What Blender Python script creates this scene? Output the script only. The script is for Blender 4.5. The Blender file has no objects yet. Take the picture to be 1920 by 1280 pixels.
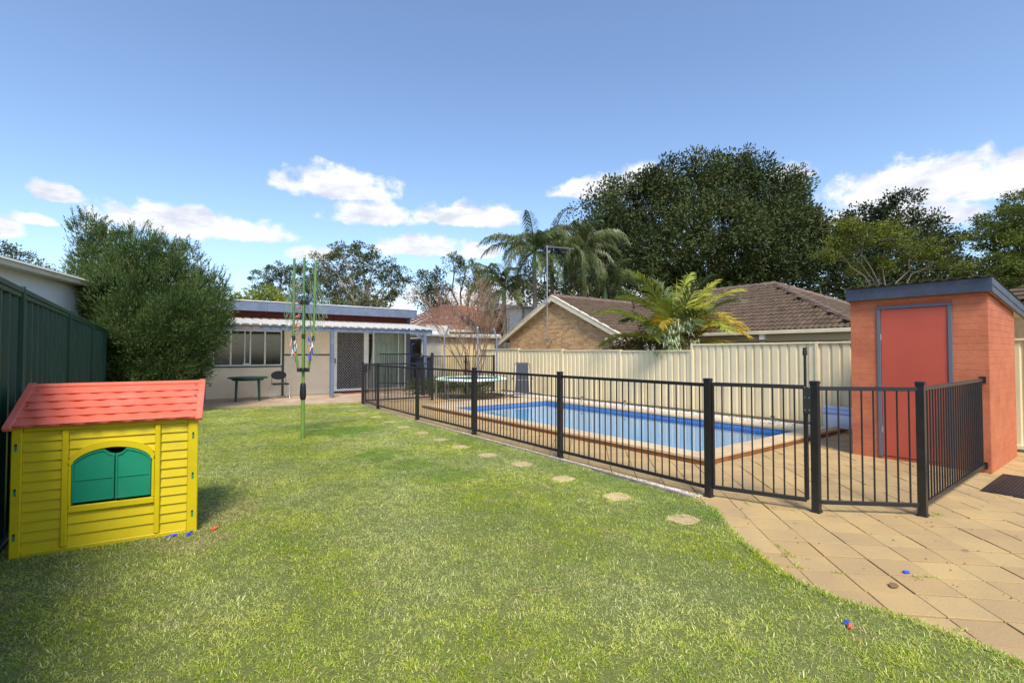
import bpy, bmesh, math, random
import numpy as np
from mathutils import Vector, Matrix
random.seed(7); RNG = np.random.default_rng(7)
SC = bpy.context.scene; COL = SC.collection
rad = math.radians
# ------------------------------------------------------------ camera
cam = bpy.data.cameras.new('camera'); co = bpy.data.objects.new('camera', cam); COL.objects.link(co)
cam.sensor_width = 36; cam.lens = 17.006; cam.clip_end = 3000; cam.clip_start = .05
co.location = (0, 0, 1.53); co.rotation_euler = (rad(91.39), 0, rad(-36.4)); SC.camera = co
# ------------------------------------------------------------ sun, sky, exposure
SUN_EL, SUN_AZ = 51, 206          # azimuth of the sun, clockwise from +Y
SUN_STR, SKY_STR, EXPO = 2.35, .118, 0.96
sl = bpy.data.lights.new('sun', 'SUN'); so = bpy.data.objects.new('sun', sl); COL.objects.link(so)
sl.energy = SUN_STR; sl.angle = rad(17); sl.color = (1, .93, .82)
sd = Vector((math.sin(rad(SUN_AZ))*math.cos(rad(SUN_EL)), math.cos(rad(SUN_AZ))*math.cos(rad(SUN_EL)), math.sin(rad(SUN_EL))))
so.rotation_euler = sd.to_track_quat('Z', 'Y').to_euler()
SC.view_settings.view_transform = 'Standard'; SC.view_settings.look = 'None'
SC.view_settings.exposure = EXPO; SC.view_settings.gamma = 1; SC.view_settings.use_curve_mapping = False
SC.render.engine = 'CYCLES'; SC.cycles.max_bounces = 8; SC.cycles.transparent_max_bounces = 8
CLOUDS = [(16.82, 17.98, 7.53, 2.16, 1.0), (-7.3, 13.55, 1.92, 1.13, 1.0), (1.45, 12.41, 6.91, 2.08, 0.9), (7.15, 12.38, 5.7, 1.59, 0.95), (-8.37, 11.09, 1.65, 0.61, 0.9),
  (31.33, 15.68, 7.93, 1.76, 1.0), (20.3, 15.32, 6.34, 2.04, 0.62), (46.48, 18.51, 6.04, 1.46, 1.0), (51.64, 19.33, 4.06, 1.64, 1.0), (75.83, 14.76, 7.72, 2.83, 0.95), (82.66, 13.9, 4.72, 2.47, 1.0), (66.44, 17.72, 2.78, 1.3, 0.8),
  (25.73, 12.04, 6.87, 1.55, 0.85), (32.28, 11.73, 3.04, 1.22, 0.95), (13.68, 10.64, 2.87, 1.02, 0.9), (38.93, 6.42, 24.42, 2.5, 0.7), (73.83, 12.03, 10.82, 2.88, 0.55),
  (-4.46, 11.01, 2.25, 0.83, 0.5), (-10.4, 9.99, 1.85, 1.26, 0.6)]
def world():
    w = bpy.data.worlds.new('World'); SC.world = w; w.use_nodes = True
    w.cycles.sampling_method = 'MANUAL'; w.cycles.sample_map_resolution = 512
    nt = w.node_tree; N = nt.nodes; L = nt.links; N.clear()
    def m(op, a, b=None, c=None, clamp=False):
        n = N.new('ShaderNodeMath'); n.operation = op; n.use_clamp = clamp
        for i, v in enumerate((a, b, c)):
            if v is None: continue
            if isinstance(v, (int, float)): n.inputs[i].default_value = v
            else: L.new(v, n.inputs[i])
        return n.outputs[0]
    out = N.new('ShaderNodeOutputWorld'); bg = N.new('ShaderNodeBackground'); L.new(bg.outputs[0], out.inputs[0])
    sky = N.new('ShaderNodeTexSky'); sky.sky_type = 'NISHITA'; sky.sun_disc = False
    sky.sun_elevation = rad(SUN_EL); sky.sun_rotation = rad(SUN_AZ); sky.air_density = 1.0; sky.dust_density = .9; sky.ozone_density = 2.0
    tc = N.new('ShaderNodeTexCoord'); g = tc.outputs['Generated']
    sep = N.new('ShaderNodeSeparateXYZ'); L.new(g, sep.inputs[0])
    x, y, z = sep.outputs
    az = m('MULTIPLY', m('ARCTAN2', x, y), 180/math.pi); el = m('MULTIPLY', m('ARCSINE', z), 180/math.pi)
    def noise(sc, det, rough=.6, zs=1.8):
        mp = N.new('ShaderNodeMapping'); L.new(g, mp.inputs[0]); mp.inputs['Scale'].default_value = (sc, sc, sc*zs)
        n = N.new('ShaderNodeTexNoise'); L.new(mp.outputs[0], n.inputs['Vector']); n.inputs['Scale'].default_value = 1
        n.inputs['Detail'].default_value = det; n.inputs['Roughness'].default_value = rough; return n.outputs['Fac']
    nz = m('SUBTRACT', noise(26, 8, .60, 1.25), .5); nb = m('SUBTRACT', noise(10, 3, .5, 1.5), .5)
    d = None; shade = None
    for (a0, e0, rx, ry, amp) in CLOUDS:
        u = m('DIVIDE', m('SUBTRACT', az, a0), rx); v = m('DIVIDE', m('SUBTRACT', el, e0-ry*.1), ry*1.2)
        vv = m('MAXIMUM', v, m('MULTIPLY', v, -2.2))
        q = m('SUBTRACT', 1, m('SQRT', m('ADD', m('MULTIPLY', u, u), m('MULTIPLY', vv, vv))))
        q = m('MULTIPLY', m('MAXIMUM', q, -1), 1); q = m('ADD', q, (amp-1)*.35)
        if d is None: d = q
        else: d = m('MAXIMUM', d, q)
    # generic low cumulus band everywhere else round the horizon
    away = m('MULTIPLY', m('SUBTRACT', m('ABSOLUTE', m('SUBTRACT', az, 36.4)), 50), .1, clamp=True)
    band = m('SUBTRACT', 1, m('ABSOLUTE', m('DIVIDE', m('SUBTRACT', el, 14), 14)))
    gen = m('SUBTRACT', m('ADD', m('MULTIPLY', nb, 3.2), m('MULTIPLY', band, .5)), .55)
    gen = m('SUBTRACT', gen, m('MULTIPLY', m('SUBTRACT', 1, away), 3))
    d = m('MAXIMUM', d, gen)
    tot = m('ADD', d, m('ADD', m('MULTIPLY', nz, 1.5), m('ADD', m('MULTIPLY', nb, .25), .06)))
    mr = N.new('ShaderNodeMapRange'); mr.interpolation_type = 'SMOOTHSTEP'; L.new(tot, mr.inputs[0])
    mr.inputs[1].default_value = .02; mr.inputs[2].default_value = .46
    alpha = m('MULTIPLY', mr.outputs[0], .93)
    # cloud brightness: thick parts a little greyer
    cr = N.new('ShaderNodeValToRGB'); L.new(m('ADD', m('MULTIPLY', noise(15, 5, .55, 2.6), 1), 0), cr.inputs[0])
    cr.color_ramp.elements[0].position = .36; cr.color_ramp.elements[0].color = (.40, .41, .46, 1)
    cr.color_ramp.elements[1].position = .56; cr.color_ramp.elements[1].color = (.575, .575, .58, 1)
    sk = N.new('ShaderNodeVectorMath'); sk.operation = 'MULTIPLY'; L.new(sky.outputs[0], sk.inputs[0]); sk.inputs[1].default_value = (SKY_STR*.97, SKY_STR*1.0, SKY_STR*1.04)
    mx = N.new('ShaderNodeMix'); mx.data_type = 'RGBA'
    L.new(alpha, mx.inputs[0]); L.new(sk.outputs[0], mx.inputs[6]); L.new(cr.outputs[0], mx.inputs[7])
    L.new(mx.outputs[2], bg.inputs[0]); bg.inputs[1].default_value = 1
world()
# ------------------------------------------------------------ helpers
def srgb(r, g, b):
    f = lambda c: (c/255/12.92) if c/255 <= .04045 else ((c/255+.055)/1.055)**2.4
    return (f(r), f(g), f(b), 1)
MATS = {}
def mat(name, col, col2=None, scale=6, rough=.6, bump=0, bscale=None, metal=0, spec=.5, rnd=0, island=0, transl=0, detail=5, dirt=None, dscale=1.2, damt=.5, stretch=None, spots=None):
    """procedural material: base colour, second colour through noise, random value per object / per island, dirt patches, bump"""
    if name in MATS: return MATS[name]
    m = bpy.data.materials.new(name); m.use_nodes = True; nt = m.node_tree; N = nt.nodes; L = nt.links
    p = N['Principled BSDF']; p.inputs['Roughness'].default_value = rough; p.inputs['Metallic'].default_value = metal
    p.inputs['Specular IOR Level'].default_value = spec
    geo = N.new('ShaderNodeNewGeometry'); mp = N.new('ShaderNodeMapping'); L.new(geo.outputs['Position'], mp.inputs[0])
    if stretch: mp.inputs['Scale'].default_value = stretch
    def noise(s, d=detail, r=.6):
        n = N.new('ShaderNodeTexNoise'); L.new(mp.outputs[0], n.inputs['Vector']); n.inputs['Scale'].default_value = s
        n.inputs['Detail'].default_value = d; n.inputs['Roughness'].default_value = r; return n.outputs['Fac']
    def mix(fac, a, b, mode='MIX'):
        x = N.new('ShaderNodeMix'); x.data_type = 'RGBA'; x.blend_type = mode
        for i, v in ((0, fac), (6, a), (7, b)):
            if isinstance(v, (int, float)): x.inputs[i].default_value = v
            elif isinstance(v, tuple): x.inputs[i].default_value = v
            else: L.new(v, x.inputs[i])
        return x.outputs[2]
    def ramp(v, lo, hi):
        r = N.new('ShaderNodeMapRange'); L.new(v, r.inputs[0]); r.inputs[1].default_value = lo; r.inputs[2].default_value = hi; return r.outputs[0]
    c = col
    if col2: c = mix(ramp(noise(scale), .35, .65), c, col2)
    if dirt: c = mix(_mul(N, L, ramp(noise(dscale, 6, .7), .5, .72), damt), c, dirt)
    if spots: c = mix(ramp(noise(spots[0], 2, .5), spots[1], spots[1]+.04), c, spots[2])
    if rnd or island:
        src = None
        if rnd: oi = N.new('ShaderNodeObjectInfo'); src = oi.outputs['Random']; amt = rnd
        if island: src = geo.outputs['Random Per Island']; amt = island
        hv = N.new('ShaderNodeHueSaturation')
        v = N.new('ShaderNodeMapRange'); L.new(src, v.inputs[0]); v.inputs[3].default_value = 1-amt; v.inputs[4].default_value = 1+amt
        h = N.new('ShaderNodeMapRange'); L.new(src, h.inputs[0]); h.inputs[3].default_value = .5-amt*.05; h.inputs[4].default_value = .5+amt*.05
        L.new(v.outputs[0], hv.inputs['Value']); L.new(h.outputs[0], hv.inputs['Hue'])
        if isinstance(c, tuple): hv.inputs['Color'].default_value = c
        else: L.new(c, hv.inputs['Color'])
        c = hv.outputs[0]
    if isinstance(c, tuple): p.inputs['Base Color'].default_value = c
    else: L.new(c, p.inputs['Base Color'])
    if bump:
        b = N.new('ShaderNodeBump'); b.inputs['Strength'].default_value = bump; b.inputs['Distance'].default_value = .01
        L.new(noise(bscale or scale*6, 6, .65), b.inputs['Height']); L.new(b.outputs[0], p.inputs['Normal'])
    if transl:
        t = N.new('ShaderNodeBsdfTranslucent'); ms = N.new('ShaderNodeMixShader'); ms.inputs[0].default_value = transl
        if isinstance(c, tuple): t.inputs[0].default_value = c
        else: L.new(c, t.inputs[0])
        o = N['Material Output']; L.new(p.outputs[0], ms.inputs[1]); L.new(t.outputs[0], ms.inputs[2]); L.new(ms.outputs[0], o.inputs[0])
    MATS[name] = m; return m
def _mul(N, L, a, b):
    n = N.new('ShaderNodeMath'); n.operation = 'MULTIPLY'; L.new(a, n.inputs[0]); n.inputs[1].default_value = b; return n.outputs[0]
def tag(o, label=None, cat=None, group=None, kind=None):
    if label: o['label'] = label
    if cat: o['category'] = cat
    if group: o['group'] = group
    if kind: o['kind'] = kind
    return o
def thing(name, loc, label, cat, group=None):
    o = bpy.data.objects.new(name, None); COL.objects.link(o); o.location = loc; o.empty_display_size = .1
    return tag(o, label, cat, group)
def wloc(p):
    v = Vector((0, 0, 0))
    while p is not None: v += p.location; p = p.parent
    return v
class MB:
    """collects shapes in world coordinates and links them as one mesh object"""
    def __init__(s): s.v = []; s.f = []; s.mi = []
    def poly(s, pts, faces, k=0):
        b = len(s.v); s.v += [tuple(p) for p in pts]; s.f += [tuple(b+i for i in f) for f in faces]; s.mi += [k]*len(faces); return s
    def box(s, x0, x1, y0, y1, z0, z1, k=0):
        return s.poly([(x0,y0,z0),(x1,y0,z0),(x1,y1,z0),(x0,y1,z0),(x0,y0,z1),(x1,y0,z1),(x1,y1,z1),(x0,y1,z1)],
            [(3,2,1,0),(4,5,6,7),(0,1,5,4),(1,2,6,5),(2,3,7,6),(3,0,4,7)], k)
    def cbox(s, x0, x1, y0, y1, z0, z1, c=.003, k=0):
        """box with chamfered top and sides (all edges of the outline cut)"""
        P = []
        for z, i in ((z0, c), (z0+c, 0), (z1-c, 0), (z1, c)):
            P += [(x0+i,y0+i,z),(x1-i,y0+i,z),(x1-i,y1-i,z),(x0+i,y1-i,z)]
        F = [(3,2,1,0),(12,13,14,15)]
        for r in range(3):
            for j in range(4): F.append((r*4+j, r*4+(j+1)%4, r*4+4+(j+1)%4, r*4+4+j))
        return s.poly(P, F, k)
    def obox(s, c, ax, ay, az, k=0):
        """oriented box: centre, three half-axis vectors"""
        c, ax, ay, az = map(Vector, (c, ax, ay, az))
        P = [c+a*ax+b*ay+d*az for d in (-1,1) for a, b in ((-1,-1),(1,-1),(1,1),(-1,1))]
        return s.poly(P, [(3,2,1,0),(4,5,6,7),(0,1,5,4),(1,2,6,5),(2,3,7,6),(3,0,4,7)], k)
    def bar(s, a, b, w, h=None, up=(0,0,1), k=0):
        a, b = Vector(a), Vector(b); d = b-a; h = h or w; u = Vector(up)
        if abs(d.normalized().dot(u)) > .99: u = Vector((0,1,0))
        sx = d.cross(u).normalized(); sy = sx.cross(d).normalized()
        return s.obox((a+b)/2, d/2, sx*w/2, sy*h/2, k)
    def tube(s, pts, r, n=8, cap=True, k=0):
        pts = [Vector(p) for p in pts]; R = r if isinstance(r, (list, tuple)) else [r]*len(pts)
        P = []; F = []; prev = None
        for i, p in enumerate(pts):
            d = (pts[min(i+1, len(pts)-1)]-pts[max(i-1, 0)]).normalized()
            if prev is None:
                u = Vector((0,0,1)) if abs(d.z) < .9 else Vector((1,0,0)); sx = d.cross(u).normalized()
            else: sx = (prev-d*prev.dot(d)).normalized()
            prev = sx; sy = d.cross(sx)
            P += [p+(sx*math.cos(2*math.pi*j/n)+sy*math.sin(2*math.pi*j/n))*R[i] for j in range(n)]
        for i in range(len(pts)-1):
            for j in range(n): F.append((i*n+j, i*n+(j+1)%n, (i+1)*n+(j+1)%n, (i+1)*n+j))
        if cap: F.append(tuple(range(n-1, -1, -1))); F.append(tuple((len(pts)-1)*n+j for j in range(n)))
        return s.poly(P, F, k)
    def prism(s, pts, ext, k=0):
        """outline (3-D points, planar) swept along ext"""
        n = len(pts); e = Vector(ext); P = [Vector(p) for p in pts]; P += [p+e for p in P]
        F = [tuple(range(n-1, -1, -1)), tuple(range(n, 2*n))]+[(i, (i+1)%n, n+(i+1)%n, n+i) for i in range(n)]
        return s.poly(P, F, k)
    def grid(s, fn, nu, nv, k=0):
        P = [fn(i/nu, j/nv) for j in range(nv+1) for i in range(nu+1)]
        F = [(j*(nu+1)+i, j*(nu+1)+i+1, (j+1)*(nu+1)+i+1, (j+1)*(nu+1)+i) for j in range(nv) for i in range(nu)]
        return s.poly(P, F, k)
    def mesh(s, name, off=(0,0,0)):
        me = bpy.data.meshes.new(name); o = Vector(off); me.from_pydata([Vector(v)-o for v in s.v], [], s.f); return me
    def build(s, name, mats, parent=None, smooth=False, bevel=0, **tg):
        off = wloc(parent) if parent else Vector((0,0,0))
        me = s.mesh(name, off); mats = mats if isinstance(mats, (list, tuple)) else [mats]
        for m in mats: me.materials.append(m)
        if len(mats) > 1: me.polygons.foreach_set('material_index', s.mi)
        bm = bmesh.new(); bm.from_mesh(me); bmesh.ops.recalc_face_normals(bm, faces=bm.faces[:])
        if bevel:
            es = [e for e in bm.edges if len(e.link_faces) == 2 and e.calc_face_angle(0) > .6]
            bmesh.ops.bevel(bm, geom=es, offset=bevel, segments=1, affect='EDGES', clamp_overlap=True)
        bm.to_mesh(me); bm.free()
        if smooth:
            me.polygons.foreach_set('use_smooth', [True]*len(me.polygons))
            try: me.set_sharp_from_angle(angle=rad(40))
            except Exception: pass
        ob = bpy.data.objects.new(name, me); COL.objects.link(ob)
        if parent: ob.parent = parent
        return tag(ob, **tg)
def npmesh(name, V, F, material, parent=None, loc=None, smooth=False, **tg):
    """fast mesh from numpy arrays; F is (n,4) or (n,3)"""
    off = np.array(wloc(parent) if parent else (loc or (0,0,0)), dtype=np.float32)
    me = bpy.data.meshes.new(name); V = (np.asarray(V, np.float32)-off).astype(np.float32); F = np.asarray(F, np.int32); k = F.shape[1]
    me.vertices.add(len(V)); me.vertices.foreach_set('co', V.ravel())
    me.loops.add(F.size); me.loops.foreach_set('vertex_index', F.ravel())
    me.polygons.add(len(F)); me.polygons.foreach_set('loop_start', np.arange(0, F.size, k, dtype=np.int32))
    me.materials.append(material); me.update(calc_edges=True)
    if smooth: me.polygons.foreach_set('use_smooth', np.ones(len(F), bool))
    ob = bpy.data.objects.new(name, me); COL.objects.link(ob)
    if parent: ob.parent = parent
    elif loc: ob.location = loc
    return tag(ob, **tg)
CAMP = Vector((0, 0, 1.53))
def pieces(parent, name, items, material, limit=300, kind_name=None, smooth=False):
    """items: list of (mesh_builder_function(MB, at), centre). Nearest `limit` become parts, the rest one stuff part"""
    items = sorted(items, key=lambda it: (Vector(it[1])-CAMP).length)
    for fn, c in items[:limit]:
        b = MB(); fn(b); b.build(name, material, parent, smooth)
    if len(items) > limit:
        b = MB()
        for fn, c in items[limit:]: fn(b)
        b.build(name+'_rows' if not kind_name else kind_name, material, parent, smooth, kind='stuff')
def unit(v): v = np.asarray(v, float); return v/np.maximum(np.linalg.norm(v, axis=-1, keepdims=True), 1e-9)
def leaves(C, Dn, L, Wd, jitter=.3, fold=.0):
    """diamond leaves at C pointing along Dn"""
    n = len(C); Dn = unit(Dn+RNG.normal(0, jitter, (n, 3))); r = unit(RNG.normal(0, 1, (n, 3))); S = unit(np.cross(Dn, r))
    L = L*RNG.uniform(.7, 1.25, (n, 1)); Wd = Wd*RNG.uniform(.7, 1.25, (n, 1))
    V = np.stack([C, C+Dn*L*.45+S*Wd*.5, C+Dn*L, C+Dn*L*.45-S*Wd*.5], 1).reshape(-1, 3)
    return V, np.arange(4*n).reshape(-1, 4)
def clumped(blobs, per_m2, sub_r, n_leaf, seedfill=.25, flat=1.0):
    """points for a crown: clumps on the shells of ellipsoids. blobs (x,y,z,r,squash)"""
    C = []; Dn = []
    for (x, y, z, r, sq) in blobs:
        k = max(4, int(per_m2*4*math.pi*r*r)); d = unit(RNG.normal(0, 1, (k, 3)))
        rr = np.where(RNG.random((k, 1)) < seedfill, RNG.uniform(.3, .8, (k, 1)), RNG.uniform(.82, 1.06, (k, 1)))
        cc = np.array([x, y, z])+d*rr*r*np.array([1, 1, sq])
        sr = sub_r*RNG.uniform(.6, 1.4, (k, 1, 1))
        o = unit(RNG.normal(0, 1, (k, n_leaf, 3)))*RNG.random((k, n_leaf, 1))**.4*sr*np.array([1, 1, flat])
        P = cc[:, None, :]+o
        C.append(P.reshape(-1, 3)); Dn.append((o/sr+d[:, None, :]*.5+np.array([0, 0, .2])).reshape(-1, 3))
    return np.concatenate(C), np.concatenate(Dn)
def limb(b, p0, p1, r0, r1, wig=.06, n=5, seg=6):
    p0, p1 = Vector(p0), Vector(p1); L = (p1-p0).length; pts = []
    for i in range(n+1):
        t = i/n; p = p0.lerp(p1, t)
        if 0 < i < n: p += Vector([random.uniform(-1, 1)*L*wig for _ in range(3)])
        pts.append(p)
    b.tube(pts, [r0+(r1-r0)*i/n for i in range(n+1)], seg, False); return pts
def tree(name, base, blobs, leafmat, barkmat, label, cat='tree', trunk_r=.25, per_m2=1.2, sub_r=.5, n_leaf=18, leaf=(.25, .12), group=None, fork=.35, limbs=True, flat=1.0, fill=.25, lr=None):
    t = thing(name, base, label, cat, group)
    C, Dn = clumped(blobs, per_m2, sub_r, n_leaf, fill, flat)
    V, F = leaves(C, Dn, leaf[0], leaf[1], .6)
    npmesh('crown', V, F, leafmat, t)
    b = MB(); top = Vector((0, 0, 0)); 
    for q in blobs: top += Vector(q[:3])
    top /= len(blobs); base = Vector(base); f = base.lerp(Vector((top.x, top.y, top.z)), fork)
    limb(b, base, f, trunk_r, trunk_r*.7, .03, 4, 8)
    if limbs:
        for q in blobs:
            e = Vector(q[:3]); mid = limb(b, f, e, (lr or trunk_r*.45), trunk_r*.12, .05, 5, 6)
            for _ in range(4):
                d = Vector([random.gauss(0, 1) for _ in range(3)]).normalized()*q[3]*.85
                limb(b, mid[random.choice((3, 4, 5))], e+d, trunk_r*.14, trunk_r*.04, .06, 4, 4)
    b.build('trunk', barkmat, t, True)
    return t
ORD = ['first','second','third','fourth','fifth','sixth','seventh','eighth','ninth','tenth','eleventh','twelfth','thirteenth','fourteenth','fifteenth','sixteenth']
# ------------------------------------------------------------ materials
M_soil = mat('soil', srgb(112, 98, 74), srgb(88, 92, 52), 3, .95, .4)
M_conc = mat('concrete', srgb(192, 168, 140), srgb(164, 142, 118), 1.6, .85, .25, dirt=srgb(128, 108, 86), dscale=.9, damt=.6)
M_edge = mat('edging', srgb(160, 156, 148), srgb(120, 116, 106), 9, .9, .4)
M_paver = mat('sandstone_paver', srgb(184, 154, 102), srgb(172, 146, 102), 2.5, .85, .45, bscale=45, rnd=.08, dirt=srgb(166, 138, 102), dscale=2.6, damt=.55, spots=(5, .68, srgb(150, 124, 92)))
M_joint = mat('joint_sand', srgb(132, 104, 62), srgb(100, 84, 46), 5, .95, .5)
M_cop = mat('coping', srgb(206, 182, 144), srgb(192, 166, 130), 3, .8, .3, bscale=60, rnd=.07)
M_copside = mat('coping_side', srgb(150, 98, 52), srgb(124, 78, 42), 5, .85, .3, rnd=.1)
M_black = mat('black_steel', srgb(30, 30, 33), srgb(38, 37, 38), 12, .38, .03)
M_blackp = mat('black_plastic', srgb(26, 27, 30), None, 4, .5)
M_bluegrey = mat('blue_grey_paint', srgb(104, 118, 140), srgb(90, 102, 122), 3, .6, .1, dirt=srgb(130, 126, 122), dscale=4, damt=.4)
M_navy = mat('slate_fascia', srgb(62, 70, 88), srgb(52, 60, 78), 2.5, .42, .05, dirt=srgb(120, 128, 140), dscale=6, damt=.25)
M_cream = mat('cream_wall', srgb(240, 226, 200), srgb(232, 216, 190), 1.2, .85, .08, dirt=srgb(212, 194, 162), dscale=1.5, damt=.35)
M_red = mat('oxide_red', srgb(116, 52, 36), srgb(100, 44, 32), 2, .7, .1)
M_green_trim = mat('green_trim', srgb(54, 78, 58), None, 4, .6)
M_white = mat('white_paint', srgb(228, 228, 222), srgb(212, 212, 206), 5, .45, .03)
M_awning = mat('awning_sheet', srgb(242, 242, 240), srgb(228, 226, 222), 4, .5, .05, dirt=srgb(200, 196, 188), dscale=3, damt=.3, transl=.4)
M_roofwhite = mat('white_roof_sheet', srgb(226, 226, 224), srgb(196, 194, 190), 4, .4, .05, dirt=srgb(150, 146, 138), dscale=3, damt=.4)
M_glass = mat('window_glass', srgb(38, 42, 42), srgb(50, 54, 52), 1.2, .07, 0, spec=.9)
M_curtain = mat('curtain', srgb(216, 222, 204), srgb(196, 202, 184), 2, .9, .1)
M_brickor = mat('painted_brick', srgb(194, 114, 78), srgb(176, 98, 66), 3, .62, .6, bscale=40, rnd=.02, dirt=srgb(150, 84, 60), dscale=1.8, damt=.5)
M_mortor = mat('painted_mortar', srgb(182, 90, 58), srgb(172, 82, 52), 6, .7, .5)
M_door = mat('red_door', srgb(184, 82, 62), srgb(174, 76, 58), 1.5, .5, .03)
M_fence = mat('cream_steel', srgb(228, 212, 172), srgb(220, 204, 164), .8, .45, .02, dirt=srgb(176, 168, 130), dscale=1.2, damt=.25)
M_gfence = mat('green_steel', srgb(28, 70, 52), srgb(24, 62, 46), 1.2, .42, .03, dirt=srgb(58, 92, 76), dscale=2, damt=.3)
M_brown_tile = mat('brown_tile', srgb(98, 82, 66), srgb(78, 66, 54), 4, .85, .3, spec=.2, rnd=.08, dirt=srgb(130, 110, 96), dscale=3, damt=.4)
M_brown_row = mat('brown_tile_far', srgb(98, 82, 66), srgb(78, 66, 54), 4, .85, .3, spec=.2, island=.08)
M_orange_tile = mat('orange_tile', srgb(146, 98, 78), srgb(126, 86, 70), 4, .8, .3, island=.14)
M_brick = mat('tan_brick', srgb(216, 176, 128), srgb(192, 152, 108), 9, .85, .4, bscale=60, rnd=.2)
M_brickfar = mat('tan_brick_far', srgb(216, 176, 128), srgb(192, 152, 108), 9, .85, .4, bscale=60, island=.2)
M_mort = mat('mortar', srgb(140, 122, 96), srgb(122, 106, 84), 8, .95, .4)
M_trim = mat('cream_trim', srgb(222, 212, 186), srgb(206, 196, 168), 3, .6, .05)
M_yellow = mat('yellow_plastic', srgb(208, 186, 14), srgb(202, 180, 12), 1.5, .42, .06, bscale=90, spec=.4, dirt=srgb(176, 156, 34), dscale=5, damt=.45)
M_salmon = mat('salmon_plastic', srgb(224, 112, 86), srgb(216, 104, 78), 1.6, .45, .05, bscale=90, spec=.4, dirt=srgb(226, 142, 122), dscale=4, damt=.5)
M_shut = mat('green_plastic', srgb(30, 142, 108), srgb(26, 132, 100), 2, .42, .05, bscale=90, spec=.4, dirt=srgb(58, 138, 110), dscale=6, damt=.5)
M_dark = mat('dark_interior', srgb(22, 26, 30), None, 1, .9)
M_chrome = mat('chrome', (.7, .7, .7, 1), None, 1, .2, metal=1)
M_steel = mat('galvanised', (.45, .46, .47, 1), (.36, .37, .38, 1), 20, .4, .05, metal=.7)
M_greyfoam = mat('grey_foam', srgb(128, 132, 138), srgb(108, 112, 118), 6, .8)
M_hoist = mat('hoist_green', srgb(112, 146, 66), srgb(100, 134, 60), 3, .4)
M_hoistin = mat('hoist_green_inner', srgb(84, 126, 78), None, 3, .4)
M_line = mat('clothes_line', srgb(128, 150, 120), None, 3, .6)
M_tgreen = mat('table_green', srgb(26, 72, 60), srgb(22, 64, 54), 3, .4)
M_fabric = mat('charcoal_fabric', srgb(66, 70, 78), srgb(56, 60, 68), 40, .85, .2)
M_bark = mat('bark', srgb(96, 82, 68), srgb(62, 52, 44), 5, .9, .6)
M_palebark = mat('pale_bark', srgb(168, 156, 140), srgb(120, 108, 94), 4, .85, .5)
M_litter = mat('brown_leaf', srgb(120, 92, 62), None, 3, .9)
# ------------------------------------------------------------ ground
S = dict(kind='structure')
MB().poly([(-900,-900,-.12),(1300,-900,-.12),(1300,1300,-.12),(-900,1300,-.12),(6.2,3.9,-.12),(9.9,3.9,-.12),(9.9,11.6,-.12),(6.2,11.6,-.12)], [(0,1,5,4),(1,2,6,5),(2,3,7,6),(3,0,4,7)]).build('ground', M_soil, **S)
def lawn_mat():
    m = bpy.data.materials.new('lawn_turf'); m.use_nodes = True; nt = m.node_tree; N = nt.nodes; L = nt.links; p = N['Principled BSDF']
    g = N.new('ShaderNodeNewGeometry'); pos = g.outputs['Position']
    def nz(s, d=4, r=.6):
        n = N.new('ShaderNodeTexNoise'); L.new(pos, n.inputs['Vector']); n.inputs['Scale'].default_value = s; n.inputs['Detail'].default_value = d; n.inputs['Roughness'].default_value = r; return n.outputs['Fac']
    def mr(v, a, b, c=0, d=1):
        r = N.new('ShaderNodeMapRange'); L.new(v, r.inputs[0]); r.inputs[1].default_value = a; r.inputs[2].default_value = b; r.inputs[3].default_value = c; r.inputs[4].default_value = d; return r.outputs[0]
    def mix(f, a, b):
        x = N.new('ShaderNodeMix'); x.data_type = 'RGBA'
        for i, v in ((0, f), (6, a), (7, b)):
            if isinstance(v, (tuple, float)): x.inputs[i].default_value = v
            else: L.new(v, x.inputs[i])
        return x.outputs[2]
    return m, N, L, p, g, nz, mr, mix
LUSH = [(2.95, 9.6, .8, .7, .85), (2.7, 7.0, .5, .4, .8), (2.8, 6.2, .4, .4, .7), (3.0, 5.3, .5, .3, .7), (2.5, 10.6, .5, .5, .6), (4.3, 3.9, .3, 1.2, .45), (4.35, 7.0, .25, 2.5, .35), (.55, 5.4, .4, .5, -.5), (.3, 4.7, .35, .25, -.6)]
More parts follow.
